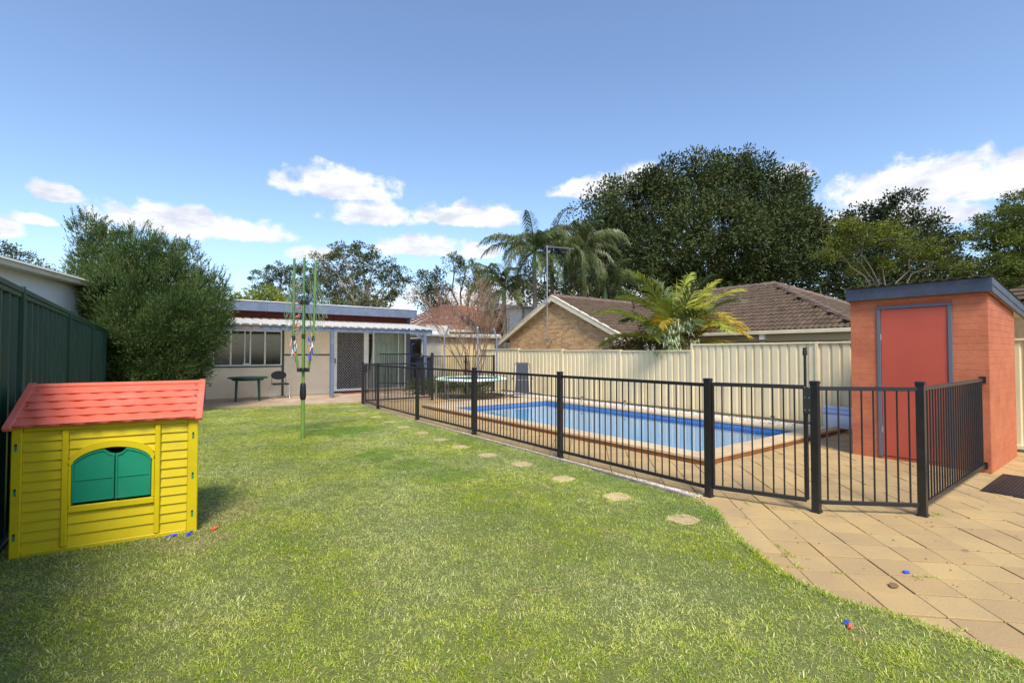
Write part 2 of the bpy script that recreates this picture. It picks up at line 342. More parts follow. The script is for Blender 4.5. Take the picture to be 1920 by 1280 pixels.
def grass_mat():
    m, N, L, p, g, nz, mr, mix = lawn_mat(); m.name = 'grass_blades'
    c = mix(mr(nz(.9, 5, .65), .38, .62), srgb(152, 174, 60), srgb(200, 204, 104))          # broad patches
    c = mix(mr(nz(2.3, 4, .7), .55, .68), c, srgb(192, 184, 128))                               # straw patches
    c = mix(mr(nz(.55, 2, .4), .60, .70, 0, .75), c, srgb(118, 160, 40))                      # lush patches
    oi = N.new('ShaderNodeObjectInfo'); isl = g.outputs['Random Per Island']
    c = mix(mr(isl, .76, .84, 0, .75), c, srgb(222, 222, 160))                                # pale blades
    c = mix(mr(isl, .0, .26, .85, 0), c, srgb(96, 136, 24))
    c = mix(mr(isl, .93, .95, 0, .9), c, srgb(190, 160, 104))
    hv = N.new('ShaderNodeHueSaturation'); L.new(c, hv.inputs['Color']); L.new(mr(nz(.45, 3, .6), .35, .65, .94, 1.18), hv.inputs['Value']); L.new(mr(nz(.8, 3, .6), .35, .65, 1.18, .85), hv.inputs['Saturation']); c = hv.outputs[0]
    for (px, py, rx, ry, am) in LUSH:
        vd = N.new('ShaderNodeVectorMath'); vd.operation = 'SUBTRACT'; L.new(g.outputs['Position'], vd.inputs[0]); vd.inputs[1].default_value = (px, py, 0)
        vm = N.new('ShaderNodeVectorMath'); vm.operation = 'MULTIPLY'; L.new(vd.outputs[0], vm.inputs[0]); vm.inputs[1].default_value = (1/rx, 1/ry, 0)
        vl = N.new('ShaderNodeVectorMath'); vl.operation = 'LENGTH'; L.new(vm.outputs[0], vl.inputs[0])
        ad = N.new('ShaderNodeMath'); L.new(vl.outputs['Value'], ad.inputs[0]); L.new(mr(nz(4, 3), .3, .7, -.5, .5), ad.inputs[1])
        c = mix(mr(ad.outputs[0], .6, 1.1, abs(am), 0), c, srgb(112, 156, 30) if am > 0 else srgb(206, 186, 138))
    L.new(c, p.inputs['Base Color']); p.inputs['Roughness'].default_value = .42; p.inputs['Specular IOR Level'].default_value = .4
    t = N.new('ShaderNodeBsdfTranslucent'); L.new(c, t.inputs[0]); ms = N.new('ShaderNodeMixShader'); ms.inputs[0].default_value = .3
    L.new(p.outputs[0], ms.inputs[1]); L.new(t.outputs[0], ms.inputs[2]); L.new(ms.outputs[0], N['Material Output'].inputs[0]); return m
def turf_mat():
    m, N, L, p, g, nz, mr, mix = lawn_mat()
    c = mix(mr(nz(130, 4), .4, .6), srgb(76, 90, 34), srgb(118, 120, 60)); L.new(c, p.inputs['Base Color']); p.inputs['Roughness'].default_value = .95; return m
M_grass = grass_mat(); M_turf = turf_mat()
LAWN = [(-.93,-1.5), (3.25,-1.5), (3.36,.3), (3.46,.62), (3.47,.9), (3.40,1.25), (3.48,1.6), (3.78,2.02), (4.08,2.36), (4.38,2.66), (4.52,3.0), (4.58,4.5), (4.6,7.5), (4.66,10.3), (4.74,12.8), (4.9,14.3), (4.95,14.86), (3.0,15.25), (1.0,15.7), (-.93,15.9)]
LAWN[1:2] = [(3.1,-1.5), (3.3,-.3)]
b = MB(); n = len(LAWN); b.poly([(x, y, .012) for x, y in LAWN]+[(x, y, -.1) for x, y in LAWN], [tuple(range(n))]+[(i, (i+1) % n, n+(i+1) % n, n+i) for i in range(n)])
lawn = b.build('lawn', M_turf, **S)
# grass blades: tufts scattered over the lawn with geometry nodes
tufts = bpy.data.collections.new('grass_tufts')
for k in range(8):
    b = MB(); big = k >= 7
    for i in range(26 if not big else 5):
        a = random.uniform(0, 2*math.pi); r = random.random()**.5*.055; x, y = r*math.cos(a), r*math.sin(a)
        h = random.uniform(.010, .022) if not big else random.uniform(.020, .032); l = random.uniform(.6, 2.4)*h; w = random.uniform(.0014, .0026)
        d = random.uniform(0, 2*math.pi); dx, dy = math.cos(d), math.sin(d); e = d+math.pi/2+random.uniform(-.6, .6); wx, wy = math.cos(e)*w, math.sin(e)*w
        b.poly([(x-wx,y-wy,0),(x+wx,y+wy,0),(x+dx*l*.45+wx*.9,y+dy*l*.45+wy*.9,h*.75),(x+dx*l*.45-wx*.9,y+dy*l*.45-wy*.9,h*.75),(x+dx*l,y+dy*l,h*random.uniform(.7,1.05))],
               [(0,1,2,3),(3,2,4)])
    me = b.mesh('grass_tuft'); me.materials.append(M_grass); o = bpy.data.objects.new('grass_tuft', me); tufts.objects.link(o)
def scatter(name, src_poly, z, density, coll, seed, smin, smax, material, tilt=.25, mask=None, **tg):
    b = MB(); b.poly([(x, y, z) for x, y in src_poly], [tuple(range(len(src_poly)))]); me = b.mesh(name); me.materials.append(material)
    o = bpy.data.objects.new(name, me); COL.objects.link(o); tag(o, **tg)
    ng = bpy.data.node_groups.new(name, 'GeometryNodeTree')
    ng.interface.new_socket('Geometry', in_out='INPUT', socket_type='NodeSocketGeometry'); ng.interface.new_socket('Geometry', in_out='OUTPUT', socket_type='NodeSocketGeometry')
    N = ng.nodes; L = ng.links; i = N.new('NodeGroupInput'); out = N.new('NodeGroupOutput')
    dp = N.new('GeometryNodeDistributePointsOnFaces'); dp.inputs['Density'].default_value = density; dp.inputs['Seed'].default_value = seed; L.new(i.outputs[0], dp.inputs['Mesh'])
    if mask:
        pz = N.new('GeometryNodeInputPosition'); nn = N.new('ShaderNodeTexNoise'); nn.inputs['Scale'].default_value = mask[0]; nn.inputs['Detail'].default_value = 2; L.new(pz.outputs[0], nn.inputs['Vector'])
        r = N.new('ShaderNodeMapRange'); L.new(nn.outputs[0], r.inputs[0]); r.inputs[1].default_value = mask[1]; r.inputs[2].default_value = mask[2]; r.inputs[3].default_value = mask[3]*density; r.inputs[4].default_value = density; L.new(r.outputs[0], dp.inputs['Density'])
    ci = N.new('GeometryNodeCollectionInfo'); ci.inputs[0].default_value = coll; ci.inputs['Separate Children'].default_value = True; ci.inputs['Reset Children'].default_value = True
    ip = N.new('GeometryNodeInstanceOnPoints'); ip.inputs['Pick Instance'].default_value = True
    rv = N.new('FunctionNodeRandomValue'); rv.data_type = 'FLOAT_VECTOR'; rv.inputs[0].default_value = (-tilt, -tilt, 0); rv.inputs[1].default_value = (tilt, tilt, 6.283)
    sv = N.new('FunctionNodeRandomValue'); sv.data_type = 'FLOAT'; sv.inputs[2].default_value = smin; sv.inputs[3].default_value = smax
    L.new(dp.outputs['Points'], ip.inputs['Points']); L.new(ci.outputs[0], ip.inputs['Instance']); L.new(rv.outputs[0], ip.inputs['Rotation']); L.new(sv.outputs[1], ip.inputs['Scale'])
    L.new(ip.outputs[0], out.inputs[0]); md = o.modifiers.new('scatter', 'NODES'); md.node_group = ng; return o
VIS = [(-.93,2.6), (1.2,1.2), (2.6,.3), (3.1,-.4), (3.3,-.3)]+LAWN[3:]
scatter('grass', VIS, .004, 1250, tufts, 3, .5, 1.0, M_grass, mask=(14, .36, .52, .85), kind='stuff', label='short buffalo grass covering the lawn with pale and lush patches', cat='grass')
# patio slab, edging, pebbles
b = MB(); b.prism([(-.9,15.9,-.1),(1.0,15.66,-.1),(3.0,15.2,-.1),(5.05,14.8,-.1),(5.05,14.6,-.1),(7.4,14.6,-.1),(8.6,14.9,-.1),(8.6,18.38,-.1),(-.9,18.38,-.1)], (0,0,.15)); b.build('patio_slab', M_conc, **S)
b = MB()
E1 = [(4.56,3.0),(4.62,4.5),(4.65,6.2),(4.66,7.8),(4.70,10.3),(4.80,12.8),(4.95,14.4)]
for p, q in zip(E1[:-1], E1[1:]): b.bar((*p, -.01), (*q, -.01), .035, .09)
b.build('lawn_edging', M_edge, **S)
C = []; 
for i in range(3400):
    y = 2.95+5.8*RNG.random()**1.1; x = 4.68+RNG.normal(0, .022)+(y-5)*.008; C.append((x, y, RNG.uniform(.0, .02)))
C = np.array(C); keep = RNG.random(len(C)) < (np.sin(C[:,1]*4.1)+np.sin(C[:,1]*9.7+1))*.25+.5; C = C[keep]
def blob_rocks(C, r0, r1):
    O = np.array([(1,0,0),(0,1,0),(-1,0,0),(0,-1,0),(0,0,.8),(0,0,-.8)]); Fq = np.array([(0,1,4),(1,2,4),(2,3,4),(3,0,4),(1,0,5),(2,1,5),(3,2,5),(0,3,5)])
    s = RNG.uniform(r0, r1, (len(C), 1, 1))*RNG.uniform(.7, 1.3, (len(C), 6, 3)); V = C[:, None, :]+O[None]*s
    F = (np.arange(len(C))[:, None, None]*6+Fq[None]).reshape(-1, 3); return V.reshape(-1, 3), F
M_peb = mat('white_pebble', srgb(226, 222, 212), srgb(190, 184, 172), 12, .7, island=.12)
V, F = blob_rocks(C, .006, .014); npmesh('pebbles', V, F, M_peb, kind='stuff', label='strip of small white pebbles between lawn edging and pool fence', cat='pebbles')
# ------------------------------------------------------------ paving: diagonal square pavers
POOL = (6.05, 10.05, 3.76, 12.0)      # outer coping rectangle x0 x1 y0 y1
pav = MB().poly([(3.0,-3,-.022),(16,-3,-.022),(16,3.76,-.022),(3.0,3.76,-.022),(4.3,3.76,-.022),(6.06,3.76,-.022),(6.06,12.5,-.022),(4.3,12.5,-.022),(4.3,15.5,-.022),(10.8,15.5,-.022),(10.8,12.5,-.022)],
    [(0,1,2,3),(4,5,6,7),(7,10,9,8)]).build('paving', M_joint, **S)
def clip(P, ax, val, keep_less):
    out = []; f = (lambda p: val-p[ax]) if keep_less else (lambda p: p[ax]-val)
    for i in range(len(P)):
        a, c = P[i], P[(i+1) % len(P)]; fa, fc = f(a), f(c)
        if fa >= 0: out.append(a)
        if (fa >= 0) != (fc >= 0): t = fa/(fa-fc); out.append((a[0]+(c[0]-a[0])*t, a[1]+(c[1]-a[1])*t))
    return out
REG = [(3.0, 13, -2.5, 3.75), (4.69, 6.04, 3.75, 12.5), (4.8, 10.7, 12.5, 15.4)]
e1 = (.1945, .1945); e2 = (.205, -.205); items = []
lawnx = [(p[1], p[0]) for p in LAWN if p[0] > 2.5 and p[1] > -1 and p[1] < 14.9]; lawnx.sort()
def lx(y): return float(np.interp(y, [q[0] for q in lawnx], [q[1] for q in lawnx]))
for i in range(-40, 60):
    for j in range(-45, 50):
        cx, cy = 4.28+i*e1[0]+j*e2[0], 2.17+i*e1[1]+j*e2[1]
        if not (3 < cx+.2 and cx < 13 and -2.7 < cy < 15.7): continue
        g = random.uniform(.0055, .0075); g2 = random.uniform(.0028, .0042)
        q = []
        for a, c in ((0,0),(1,0),(1,1),(0,1)):
            q.append((cx+(a*(1-2*g/.275)+g/.275)*e1[0]+(c*(1-2*g2/.29)+g2/.29)*e2[0], cy+(a*(1-2*g/.275)+g/.275)*e1[1]+(c*(1-2*g2/.29)+g2/.29)*e2[1]))
        polys = []
        for (x0, x1, y0, y1) in REG:
            P = clip(clip(clip(clip(q, 0, x0, False), 0, x1, True), 1, y0, False), 1, y1, True)
            if len(P) >= 3: polys.append(P)
        if not polys: continue
        mx, my = polys[0][0]
        ctr = (sum(p[0] for p in q)/4, sum(p[1] for p in q)/4)
        if ctr[0] < lx(ctr[1])-.22: continue
        if 8.7 < ctr[0] < 10.2 and 1.5 < ctr[1] < 2.8: continue
        z = random.uniform(-.004, .003); tx, ty = random.uniform(-.006, .006), random.uniform(-.006, .006)
        def fn(b, polys=polys, z=z, ctr=ctr, tx=tx, ty=ty):
            for P in polys:
                n = len(P); mxx = sum(p[0] for p in P)/n; myy = sum(p[1] for p in P)/n
                h = lambda p: z+(p[0]-ctr[0])*tx+(p[1]-ctr[1])*ty
                ins = []
                for p in P:
                    d = math.hypot(p[0]-mxx, p[1]-myy) or 1; k = max(0, 1-.003/d); ins.append((mxx+(p[0]-mxx)*k, myy+(p[1]-myy)*k))
                b.poly([(p[0], p[1], -.04) for p in P]+[(p[0], p[1], h(p)-.002) for p in P]+[(p[0], p[1], h(p)) for p in ins],
                    [tuple(range(2*n, 3*n))]+[(k, (k+1) % n, n+(k+1) % n, n+k) for k in range(n)]+[(n+k, n+(k+1) % n, 2*n+(k+1) % n, 2*n+k) for k in range(n)])
        # order by what shows largest: visible ones only get parts first
        rel = Vector((ctr[0], ctr[1], 0)); vis = -.05
        fwd = ctr[0]*.593+ctr[1]*.805; lat = ctr[0]*.805-ctr[1]*.593
        seen = fwd > 1.9 and abs(lat) < fwd*1.09
        hidden = ctr[0] > 8.6 and ctr[1] < 3.0 and lat/fwd < (1850-960)/907
        items.append((fn, (ctr[0], ctr[1], 0), seen))
seen = [(f, c) for f, c, s_ in items if s_]; rest = [(f, c) for f, c, s_ in items if not s_]
seen.sort(key=lambda it: (Vector(it[1])-CAMP).length)
for f, c in seen[:300]:
    b = MB(); f(b); b.build('paver', M_paver, pav)
M_paverfar = mat('sandstone_paver_far', srgb(184, 154, 102), srgb(172, 146, 102), 2.5, .85, .45, bscale=45, island=.08, dirt=srgb(166, 138, 102), dscale=2.6, damt=.55)
b = MB()
for f, c in seen[300:]+rest: f(b)
b.build('paver_field', M_paverfar, pav, kind='stuff')
# ------------------------------------------------------------ swimming pool
WX0, WX1, WY0, WY1 = 6.36, 9.74, 4.08, 11.45
POOL = (6.05, 10.05, 3.76, 12.5)
pool = thing('swimming_pool', (8, 8, 0), 'rectangular in-ground swimming pool with blue interior and sandstone coping behind black fence', 'swimming pool')
M_shell = mat('pool_shell', srgb(176, 212, 230), srgb(160, 202, 224), .7, .6, .1)
b = MB(); D_ = -1.15
b.poly([(WX0,WY0,0.055),(WX1,WY0,0.055),(WX1,WY1,0.055),(WX0,WY1,0.055),(WX0,WY0,D_),(WX1,WY0,D_),(WX1,WY1,D_),(WX0,WY1,D_)],
    [(4,5,6,7),(0,1,5,4),(1,2,6,5),(2,3,7,6),(3,0,4,7)])
b.build('pool_shell', M_shell, pool)
def tile_mat():
    m = bpy.data.materials.new('waterline_mosaic'); m.use_nodes = True; N = m.node_tree.nodes; L = m.node_tree.links; p = N['Principled BSDF']
    g = N.new('ShaderNodeNewGeometry'); sp = N.new('ShaderNodeSeparateXYZ'); L.new(g.outputs['Position'], sp.inputs[0])
    ad = N.new('ShaderNodeMath'); L.new(sp.outputs[0], ad.inputs[0]); L.new(sp.outputs[1], ad.inputs[1]); cm = N.new('ShaderNodeCombineXYZ'); L.new(ad.outputs[0], cm.inputs[0]); L.new(sp.outputs[2], cm.inputs[1])
    br = N.new('ShaderNodeTexBrick'); L.new(cm.outputs[0], br.inputs[0]); br.offset = 0; br.inputs['Scale'].default_value = 1; br.inputs['Brick Width'].default_value = .05; br.inputs['Row Height'].default_value = .05; br.inputs['Mortar Size'].default_value = .003
    br.inputs['Color1'].default_value = srgb(54, 100, 160); br.inputs['Color2'].default_value = srgb(72, 120, 180); br.inputs['Mortar'].default_value = srgb(140, 165, 200); L.new(br.outputs[0], p.inputs['Base Color']); p.inputs['Roughness'].default_value = .15; return m
M_wl = tile_mat(); ins = .012
for nm, a in (('r', (WX1-ins, WX1-.001, WY0+ins, WY1-ins)), ('l', (WX0+.001, WX0+ins, WY0+ins, WY1-ins)), ('f', (WX0+.001, WX1-.001, WY1-ins, WY1-.001)), ('n', (WX0+.001, WX1-.001, WY0+.001, WY0+ins))):
    MB().box(*a, -.10, .05).build('waterline_band', M_wl, pool)
# entry steps at the far left corner
b = MB()
for k in range(3): b.box(WX0+.02, WX0+1.5, WY1-.02-.35*(k+1), WY1-.02-.35*k, D_+.01, -.35-.25*k)
b.build('pool_step', M_shell, pool, bevel=.01)
def water_mat():
    m = bpy.data.materials.new('pool_water'); m.use_nodes = True; N = m.node_tree.nodes; L = m.node_tree.links; N.clear()
    o = N.new('ShaderNodeOutputMaterial'); t = N.new('ShaderNodeBsdfTransparent'); t.inputs[0].default_value = (.68, .85, .95, 1)
    g = N.new('ShaderNodeBsdfGlossy'); g.inputs['Roughness'].default_value = .02; g.inputs['Color'].default_value = (1, 1, 1, 1)
    ge = N.new('ShaderNodeNewGeometry'); mp = N.new('ShaderNodeMapping'); L.new(ge.outputs['Position'], mp.inputs[0])
    n = N.new('ShaderNodeTexNoise'); n.inputs['Scale'].default_value = 2.2; n.inputs['Detail'].default_value = 4; L.new(mp.outputs[0], n.inputs['Vector'])
    b = N.new('ShaderNodeBump'); b.inputs['Strength'].default_value = .12; b.inputs['Distance'].default_value = .02; L.new(n.outputs[0], b.inputs['Height'])
    f = N.new('ShaderNodeFresnel'); f.inputs[0].default_value = 1.31; L.new(b.outputs[0], f.inputs[1]); L.new(b.outputs[0], g.inputs['Normal'])
    x = N.new('ShaderNodeMixShader'); L.new(f.outputs[0], x.inputs[0]); L.new(t.outputs[0], x.inputs[1]); L.new(g.outputs[0], x.inputs[2]); L.new(x.outputs[0], o.inputs[0]); return m
MB().poly([(WX0+.013,WY0+.013,-.015),(WX1-.013,WY0+.013,-.015),(WX1-.013,WY1-.013,-.015),(WX0+.013,WY1-.013,-.015)], [(0,1,2,3)]).build('water', water_mat(), **S)
# coping pieces: pale top slab over brown side brick
def coping(x0, x1, y0, y1, horiz, lab=None):
    n = max(1, round(((x1-x0) if horiz else (y1-y0))/.4)); 
    for k in range(n):
        if horiz: a, c = x0+(x1-x0)*k/n, x0+(x1-x0)*(k+1)/n; q = (a+.0015, c-.0015, y0, y1)
        else: a, c = y0+(y1-y0)*k/n, y0+(y1-y0)*(k+1)/n; q = (x0, x1, a+.0015, c-.0015)
        b = MB().cbox(*q, .055, .1+random.uniform(-.001, .001), .006); b.build('coping_stone', M_cop, pool)
X0, X1, Y0, Y1 = POOL
coping(X0, X1+1.0, Y0, WY0+.02, True); coping(X0, X1, WY1-.02, 11.95, True); coping(X0, X1, 11.953, Y1, True)
coping(X0, WX0+.02, WY0+.02, WY1-.02, False); coping(WX1-.02, X1, WY0+.02, WY1-.02, False)
b = MB(); b.box(X0+.012, WX0-.001, Y0+.012, Y1-.012, -.03, .054).box(WX1+.001, X1+.98, Y0+.012, Y1-.01, -.03, .054).box(WX0-.001, WX1+.001, Y0+.012, WY0-.001, -.03, .054).box(WX0-.001, WX1+.001, WY1+.001, Y1-.012, -.03, .054)
b.build('coping_base', M_copside, pool)
# garden strip along the cream fence
MB().box(10.06, 10.78, 4.1, 15.4, -.05, .07).build('garden_strip', mat('garden_soil', srgb(150, 132, 104), srgb(190, 182, 166), 9, .95, .6), **S)
C = np.stack([RNG.uniform(10.08, 10.7, 5200), RNG.uniform(4.1, 14.5, 5200), RNG.uniform(.07, .08, 5200)], 1)
V, F = blob_rocks(C, .010, .022); npmesh('gravel', V, F, M_peb, kind='stuff', label='pale gravel strip between pool coping and cream fence', cat='gravel')
# ------------------------------------------------------------ pool fence and gates
pf = thing('pool_fence', (4.8, 8, 0), 'black tubular steel pool fence running from the cottage patio round to the orange shed', 'fence')
def post(p, x, y, h=1.25, w=.065):
    b = MB(); b.cbox(x-w/2, x+w/2, y-w/2, y+w/2, -.02, h, .004); o = b.build('post', M_black, p)
    c = MB(); c.cbox(x-w/2-.004, x+w/2+.004, y-w/2-.004, y+w/2+.004, h-.02, h+.012, .006); c.build('post_cap', M_blackp, o)
    f = MB(); f.cbox(x-w*.62, x+w*.62, y-w*.62, y+w*.62, -.005, .02, .004); f.build('foot', M_black, o)
    return o
def panel(p, a, c, z0=.1, z1=1.19, inset=.04, step=.1, gap=.035, rail=(.025, .038)):
    a, c = Vector((*a, 0)), Vector((*c, 0)); d = (c-a); L = d.length; u = d/L
    A, Cc = a+u*gap, c-u*gap
    for z in (z0, z1): MB().bar(A+Vector((0,0,z)), Cc+Vector((0,0,z)), rail[0], rail[1]).build('rail', M_black, p, bevel=.003)
    n = round(L/step); 
    for k in range(1, n):
        q = a+u*(L*k/n)
        MB().tube([(q.x, q.y, z0-.015), (q.x, q.y, z1-.01)], .0085, 6).build('picket', M_black, p, smooth=True)
PY_ = [2.94, 5.31, 7.76, 10.26, 12.85, 14.40]; PX_ = [4.78, 4.79, 4.84, 4.86, 4.92, 5.04]
for x, y in zip(PX_, PY_): post(pf, x, y)
for i in range(5): panel(pf, (PX_[i], PY_[i]), (PX_[i+1], PY_[i+1]))
post(pf, 5.15, 2.04); post(pf, 5.84, 1.40)
panel(pf, (5.15, 2.04), (5.84, 1.40)); panel(pf, (5.84, 1.40), (8.56, 1.42), step=.1)
b = MB(); b.box(8.535, 8.568, 1.39, 1.45, 1.15, 1.23).box(8.535, 8.568, 1.39, 1.45, .06, .14); b.build('bracket', M_blackp, pf)
def gate(name, a, c, label, pole, z0=.11, z1=1.2, ptop=1.57):
    g = thing(name, (*a, 0), label, 'gate'); A, Cc = Vector((*a, 0)), Vector((*c, 0)); d = Cc-A; L = d.length; u = d/L
    for z in (z0, z1): MB().bar(A+Vector((0,0,z)), Cc+Vector((0,0,z)), .03, .04).build('rail', M_black, g, bevel=.003)
    for q in (A, Cc): MB().bar(q+Vector((0,0,z0)), q+Vector((0,0,z1)), .03, .035).build('stile', M_black, g, bevel=.003)
    n = round(L/.1)
    for k in range(1, n):
        q = A+u*(L*k/n); MB().tube([(q.x, q.y, z0), (q.x, q.y, z1)], .0085, 6).build('picket', M_black, g, smooth=True)
    q = Cc if pole else A
    b = MB(); b.tube([q+Vector((0,0,z1-.35)), q+Vector((0,0,ptop-.06))], .014, 8); b.tube([q+Vector((0,0,ptop-.06)), q+Vector((0,0,ptop-.02)), q+Vector((0,0,ptop))], [.022, .022, .016], 8); b.tube([q+Vector((0,0,ptop)), q+Vector((0,0,ptop+.015))], .02, 8); b.build('latch_pole', M_blackp, g, True)
    b = MB(); n_ = u.cross(Vector((0,0,1))); b.obox(q+u*.012+Vector((0,0,z1-.13)), u*.035, n_*.024, Vector((0,0,.13))); la = b.build('latch', M_blackp, g, bevel=.004)
    b = MB()
    for zz in (-.22, -.1, 0):
        for s in (-1, 1): b.tube([q+u*.012+u*.018*s+n_*.024+Vector((0,0,z1+zz)), q+u*.012+u*.018*s+n_*.028+Vector((0,0,z1+zz))], .005, 6)
    b.build('rivet', M_steel, la, kind='stuff'); return g
gate('pool_gate', (4.798, 2.90), (5.115, 2.11), 'black pool gate with tall latch pole between lawn and paving', True)
gate('pool_gate', (5.12, 14.38), (7.22, 14.3), 'wide black gate in front of the cottage sliding window', False, ptop=1.22)
bf = thing('back_fence', (8.5, 15.6, 0), 'black picket fence section behind the trampoline and in front of the bare shrub', 'fence')
post(bf, 7.3, 14.3, 1.53, .07)
for x in (7.6, 9.35, 10.62): b = MB().cbox(x-.03, x+.03, 15.57, 15.63, 0, 1.46, .004); b.build('post', M_black, bf)
for a, c in (((7.6, 15.6), (9.35, 15.6)), ((9.35, 15.6), (10.62, 15.6))): panel(bf, a, c, .3, 1.42)
panel(bf, (6.6, 17.2), (7.6, 15.6), .45, 1.5); 
# ------------------------------------------------------------ cream steel boundary fence
def steel_sheet(b, x, y0, y1, z0, z1, pitch=.19, depth=.028, axis='y', k=0):
    n = max(1, round((y1-y0)/pitch)); p = (y1-y0)/n; prof = []
    for i in range(n):
        s = y0+i*p
        prof += [(s, 0), (s+p*.62, 0), (s+p*.72, depth), (s+p*.90, depth)]
    prof.append((y1, 0)); P = []
    for s, d in prof:
        for z in (z0, z1): P.append((x+d, s, z) if axis == 'y' else (s, x+d, z))
    m = len(prof); b.poly(P, [(2*i, 2*i+2, 2*i+3, 2*i+1) for i in range(m-1)], k)
cf = thing('boundary_fence', (10.85, 8, 0), 'cream ribbed steel boundary fence with stepped top along the far side of the pool', 'fence')
SEG = [(-3.0,-.6,1.76),(-.6,1.8,1.76),(1.8,4.25,1.76),(4.25,7.1,1.76),(7.1,9.42,1.61),(9.42,11.9,1.63),(11.9,14.3,1.665),(14.3,17.0,1.70)]
for i, (y0, y1, zt) in enumerate(SEG):
    b = MB(); steel_sheet(b, 10.85, y0+.03, y1-.03, .06, zt-.02); b.build('fence_sheet', M_fence, cf)
    b = MB(); b.box(10.825, 10.9, y0+.028, y1-.028, zt-.035, zt).box(10.82, 10.905, y0+.028, y1-.028, .04, .10); b.build('rail', M_fence, cf, bevel=.004)
    b = MB(); b.box(10.822, 10.905, y0-.027, y0+.027, .03, max(zt, SEG[i-1][2] if i else zt)+.004); b.build('post', M_fence, cf, bevel=.004)
b = MB()
y = 4.2
while y < 15.2:
    L = random.uniform(1.2, 2.2); b.box(10.77, 10.81, y, min(y+L-.01, 15.3), .02, .13+random.uniform(-.015, .015)); y += L
b.build('plinth_board', mat('weathered_timber', srgb(128, 118, 98), srgb(100, 92, 76), 6, .9, .5, stretch=(1, .15, 1)), cf)
# green fence left
gf = thing('boundary_fence', (-.95, 9, 0), 'tall dark green ribbed steel fence at the left behind the yellow playhouse', 'fence')
GY = [0.2, 3.1, 5.88, 8.74, 11.7, 14.6, 17.2]
for i in range(6):
    y0, y1 = GY[i], GY[i+1]; zt = 2.10
    b = MB(); steel_sheet(b, -.975, y0+.03, y1-.03, .02, zt-.03, pitch=.28, depth=.03); b.build('fence_sheet', M_gfence, gf)
    b = MB(); b.box(-1.0, -.92, y0+.028, y1-.028, zt-.05, zt-.006).box(-.99, -.93, y0+.028, y1-.028, zt-.09, zt-.052).box(-1.0, -.92, y0+.028, y1-.028, 0, .06); b.build('rail', M_gfence, gf, bevel=.004)
    b = MB(); b.box(-1.005, -.915, y0-.026, y0+.026, 0, zt+.01); b.build('post', M_gfence, gf, bevel=.004)
# ------------------------------------------------------------ playhouse
ph = thing('playhouse', (-.26, 5.03, 0), 'yellow plastic toy playhouse with salmon roof and green arched shutters on the grass', 'playhouse')
A0 = Vector((-.85, 5.09, 0)); U = Vector((1.155, -.13, 0)).normalized(); Nn = Vector((U.y, -U.x, 0))  # Nn points to the camera side (-Y)
if Nn.y > 0: Nn = -Nn
PW = 1.165; PH = .985
def pp(u, z, d=0): return A0+U*u+Nn*d+Vector((0,0,z))
def pbox(b, u0, u1, z0, z1, d0, d1): return b.obox((pp(u0, z0, d0)+pp(u1, z1, d1))/2, U*(u1-u0)/2, Nn*(d1-d0)/2, Vector((0,0,(z1-z0)/2)))
T = .035
WU0, WU1, WZ0, WZS, WZT = .335, .855, .355, .63, .785     # window opening: sides, sill, spring, crown
def arch(u): 
    t = (u-(WU0+WU1)/2)/((WU1-WU0)/2); return WZS+(WZT-WZS)*math.sqrt(max(0, 1-t*t*.985))
b = MB()  # frame of the front wall
pbox(b, 0, .062, 0, PH, -T, .004); pbox(b, PW-.075, PW, 0, PH, -T, .004)
pbox(b, .063, PW-.076, PH-.045, PH, -T, .004); pbox(b, .063, PW-.076, 0, .045, -T, .004)
pbox(b, .285, .325, .046, PH-.046, -T, .010); pbox(b, .865, .903, .046, PH-.046, -T, .010)
pbox(b, .326, .864, .30, .352, -T, .010)
b.build('wall_frame', M_yellow, ph, bevel=.006)
# arched band over the window
b = MB(); n = 20; P0 = []
us = [WU0-.0+(WU1-WU0)*i/n for i in range(n+1)]
inner = [(u, arch(u)) for u in us]; outer = [((u-(WU0+WU1)/2)*1.04+(WU0+WU1)/2, arch(u)+.05) for u in us]
for i in range(n):
    (a, az_), (c, cz_), (d, dz_), (e, ez_) = inner[i], inner[i+1], outer[i+1], outer[i]
    P = [pp(a, az_, .012), pp(c, cz_, .012), pp(d, dz_, .012), pp(e, ez_, .012)]; b.prism(P, -Nn*(T+.012))
b.build('arch_band', M_yellow, ph)
b = MB(); pbox(b, .326, .345, .353, .66, -T, .011); pbox(b, .845, .864, .353, .66, -T, .011); b.build('window_jamb', M_yellow, ph, bevel=.003)
# clapboards: each board is wedge shaped
def board(u0, u1, z0, z1, cut=False):
    b = MB(); n = 1 if not cut else 14
    for i in range(n):
        a, c = u0+(u1-u0)*i/n, u0+(u1-u0)*(i+1)/n; zb0 = z0; zb1 = z0
        if cut:
            zb0 = max(z0, arch(min(max(a, WU0), WU1))+.045); zb1 = max(z0, arch(min(max(c, WU0), WU1))+.045)
            if min(zb0, zb1) >= z1-.002: continue
            zb0 = min(zb0, z1-.001); zb1 = min(zb1, z1-.001)
        f0 = lambda z: -.020+.014*(z1-z)/(z1-z0)
        P = [pp(a, zb0, f0(zb0)), pp(c, zb1, f0(zb1)), pp(c, z1, -.020), pp(a, z1, -.020)]
        Q = [pp(a, zb0, -T), pp(c, zb1, -T), pp(c, z1, -T), pp(a, z1, -T)]
        b.poly(P+Q, [(0,1,2,3),(7,6,5,4),(0,4,5,1),(1,5,6,2),(2,6,7,3),(3,7,4,0)])
    if b.v: b.build('board', M_yellow, ph)
bh = (PH-.045-.045)/12
for k in range(12): board(.063, .284, .046+k*bh, .046+(k+1)*bh-.001)
for k in range(12): board(.904, PW-.077, .046+k*bh, .046+(k+1)*bh-.001)
for k in range(3): board(.326, .864, .046+k*.0845, .046+(k+1)*.0845-.001)
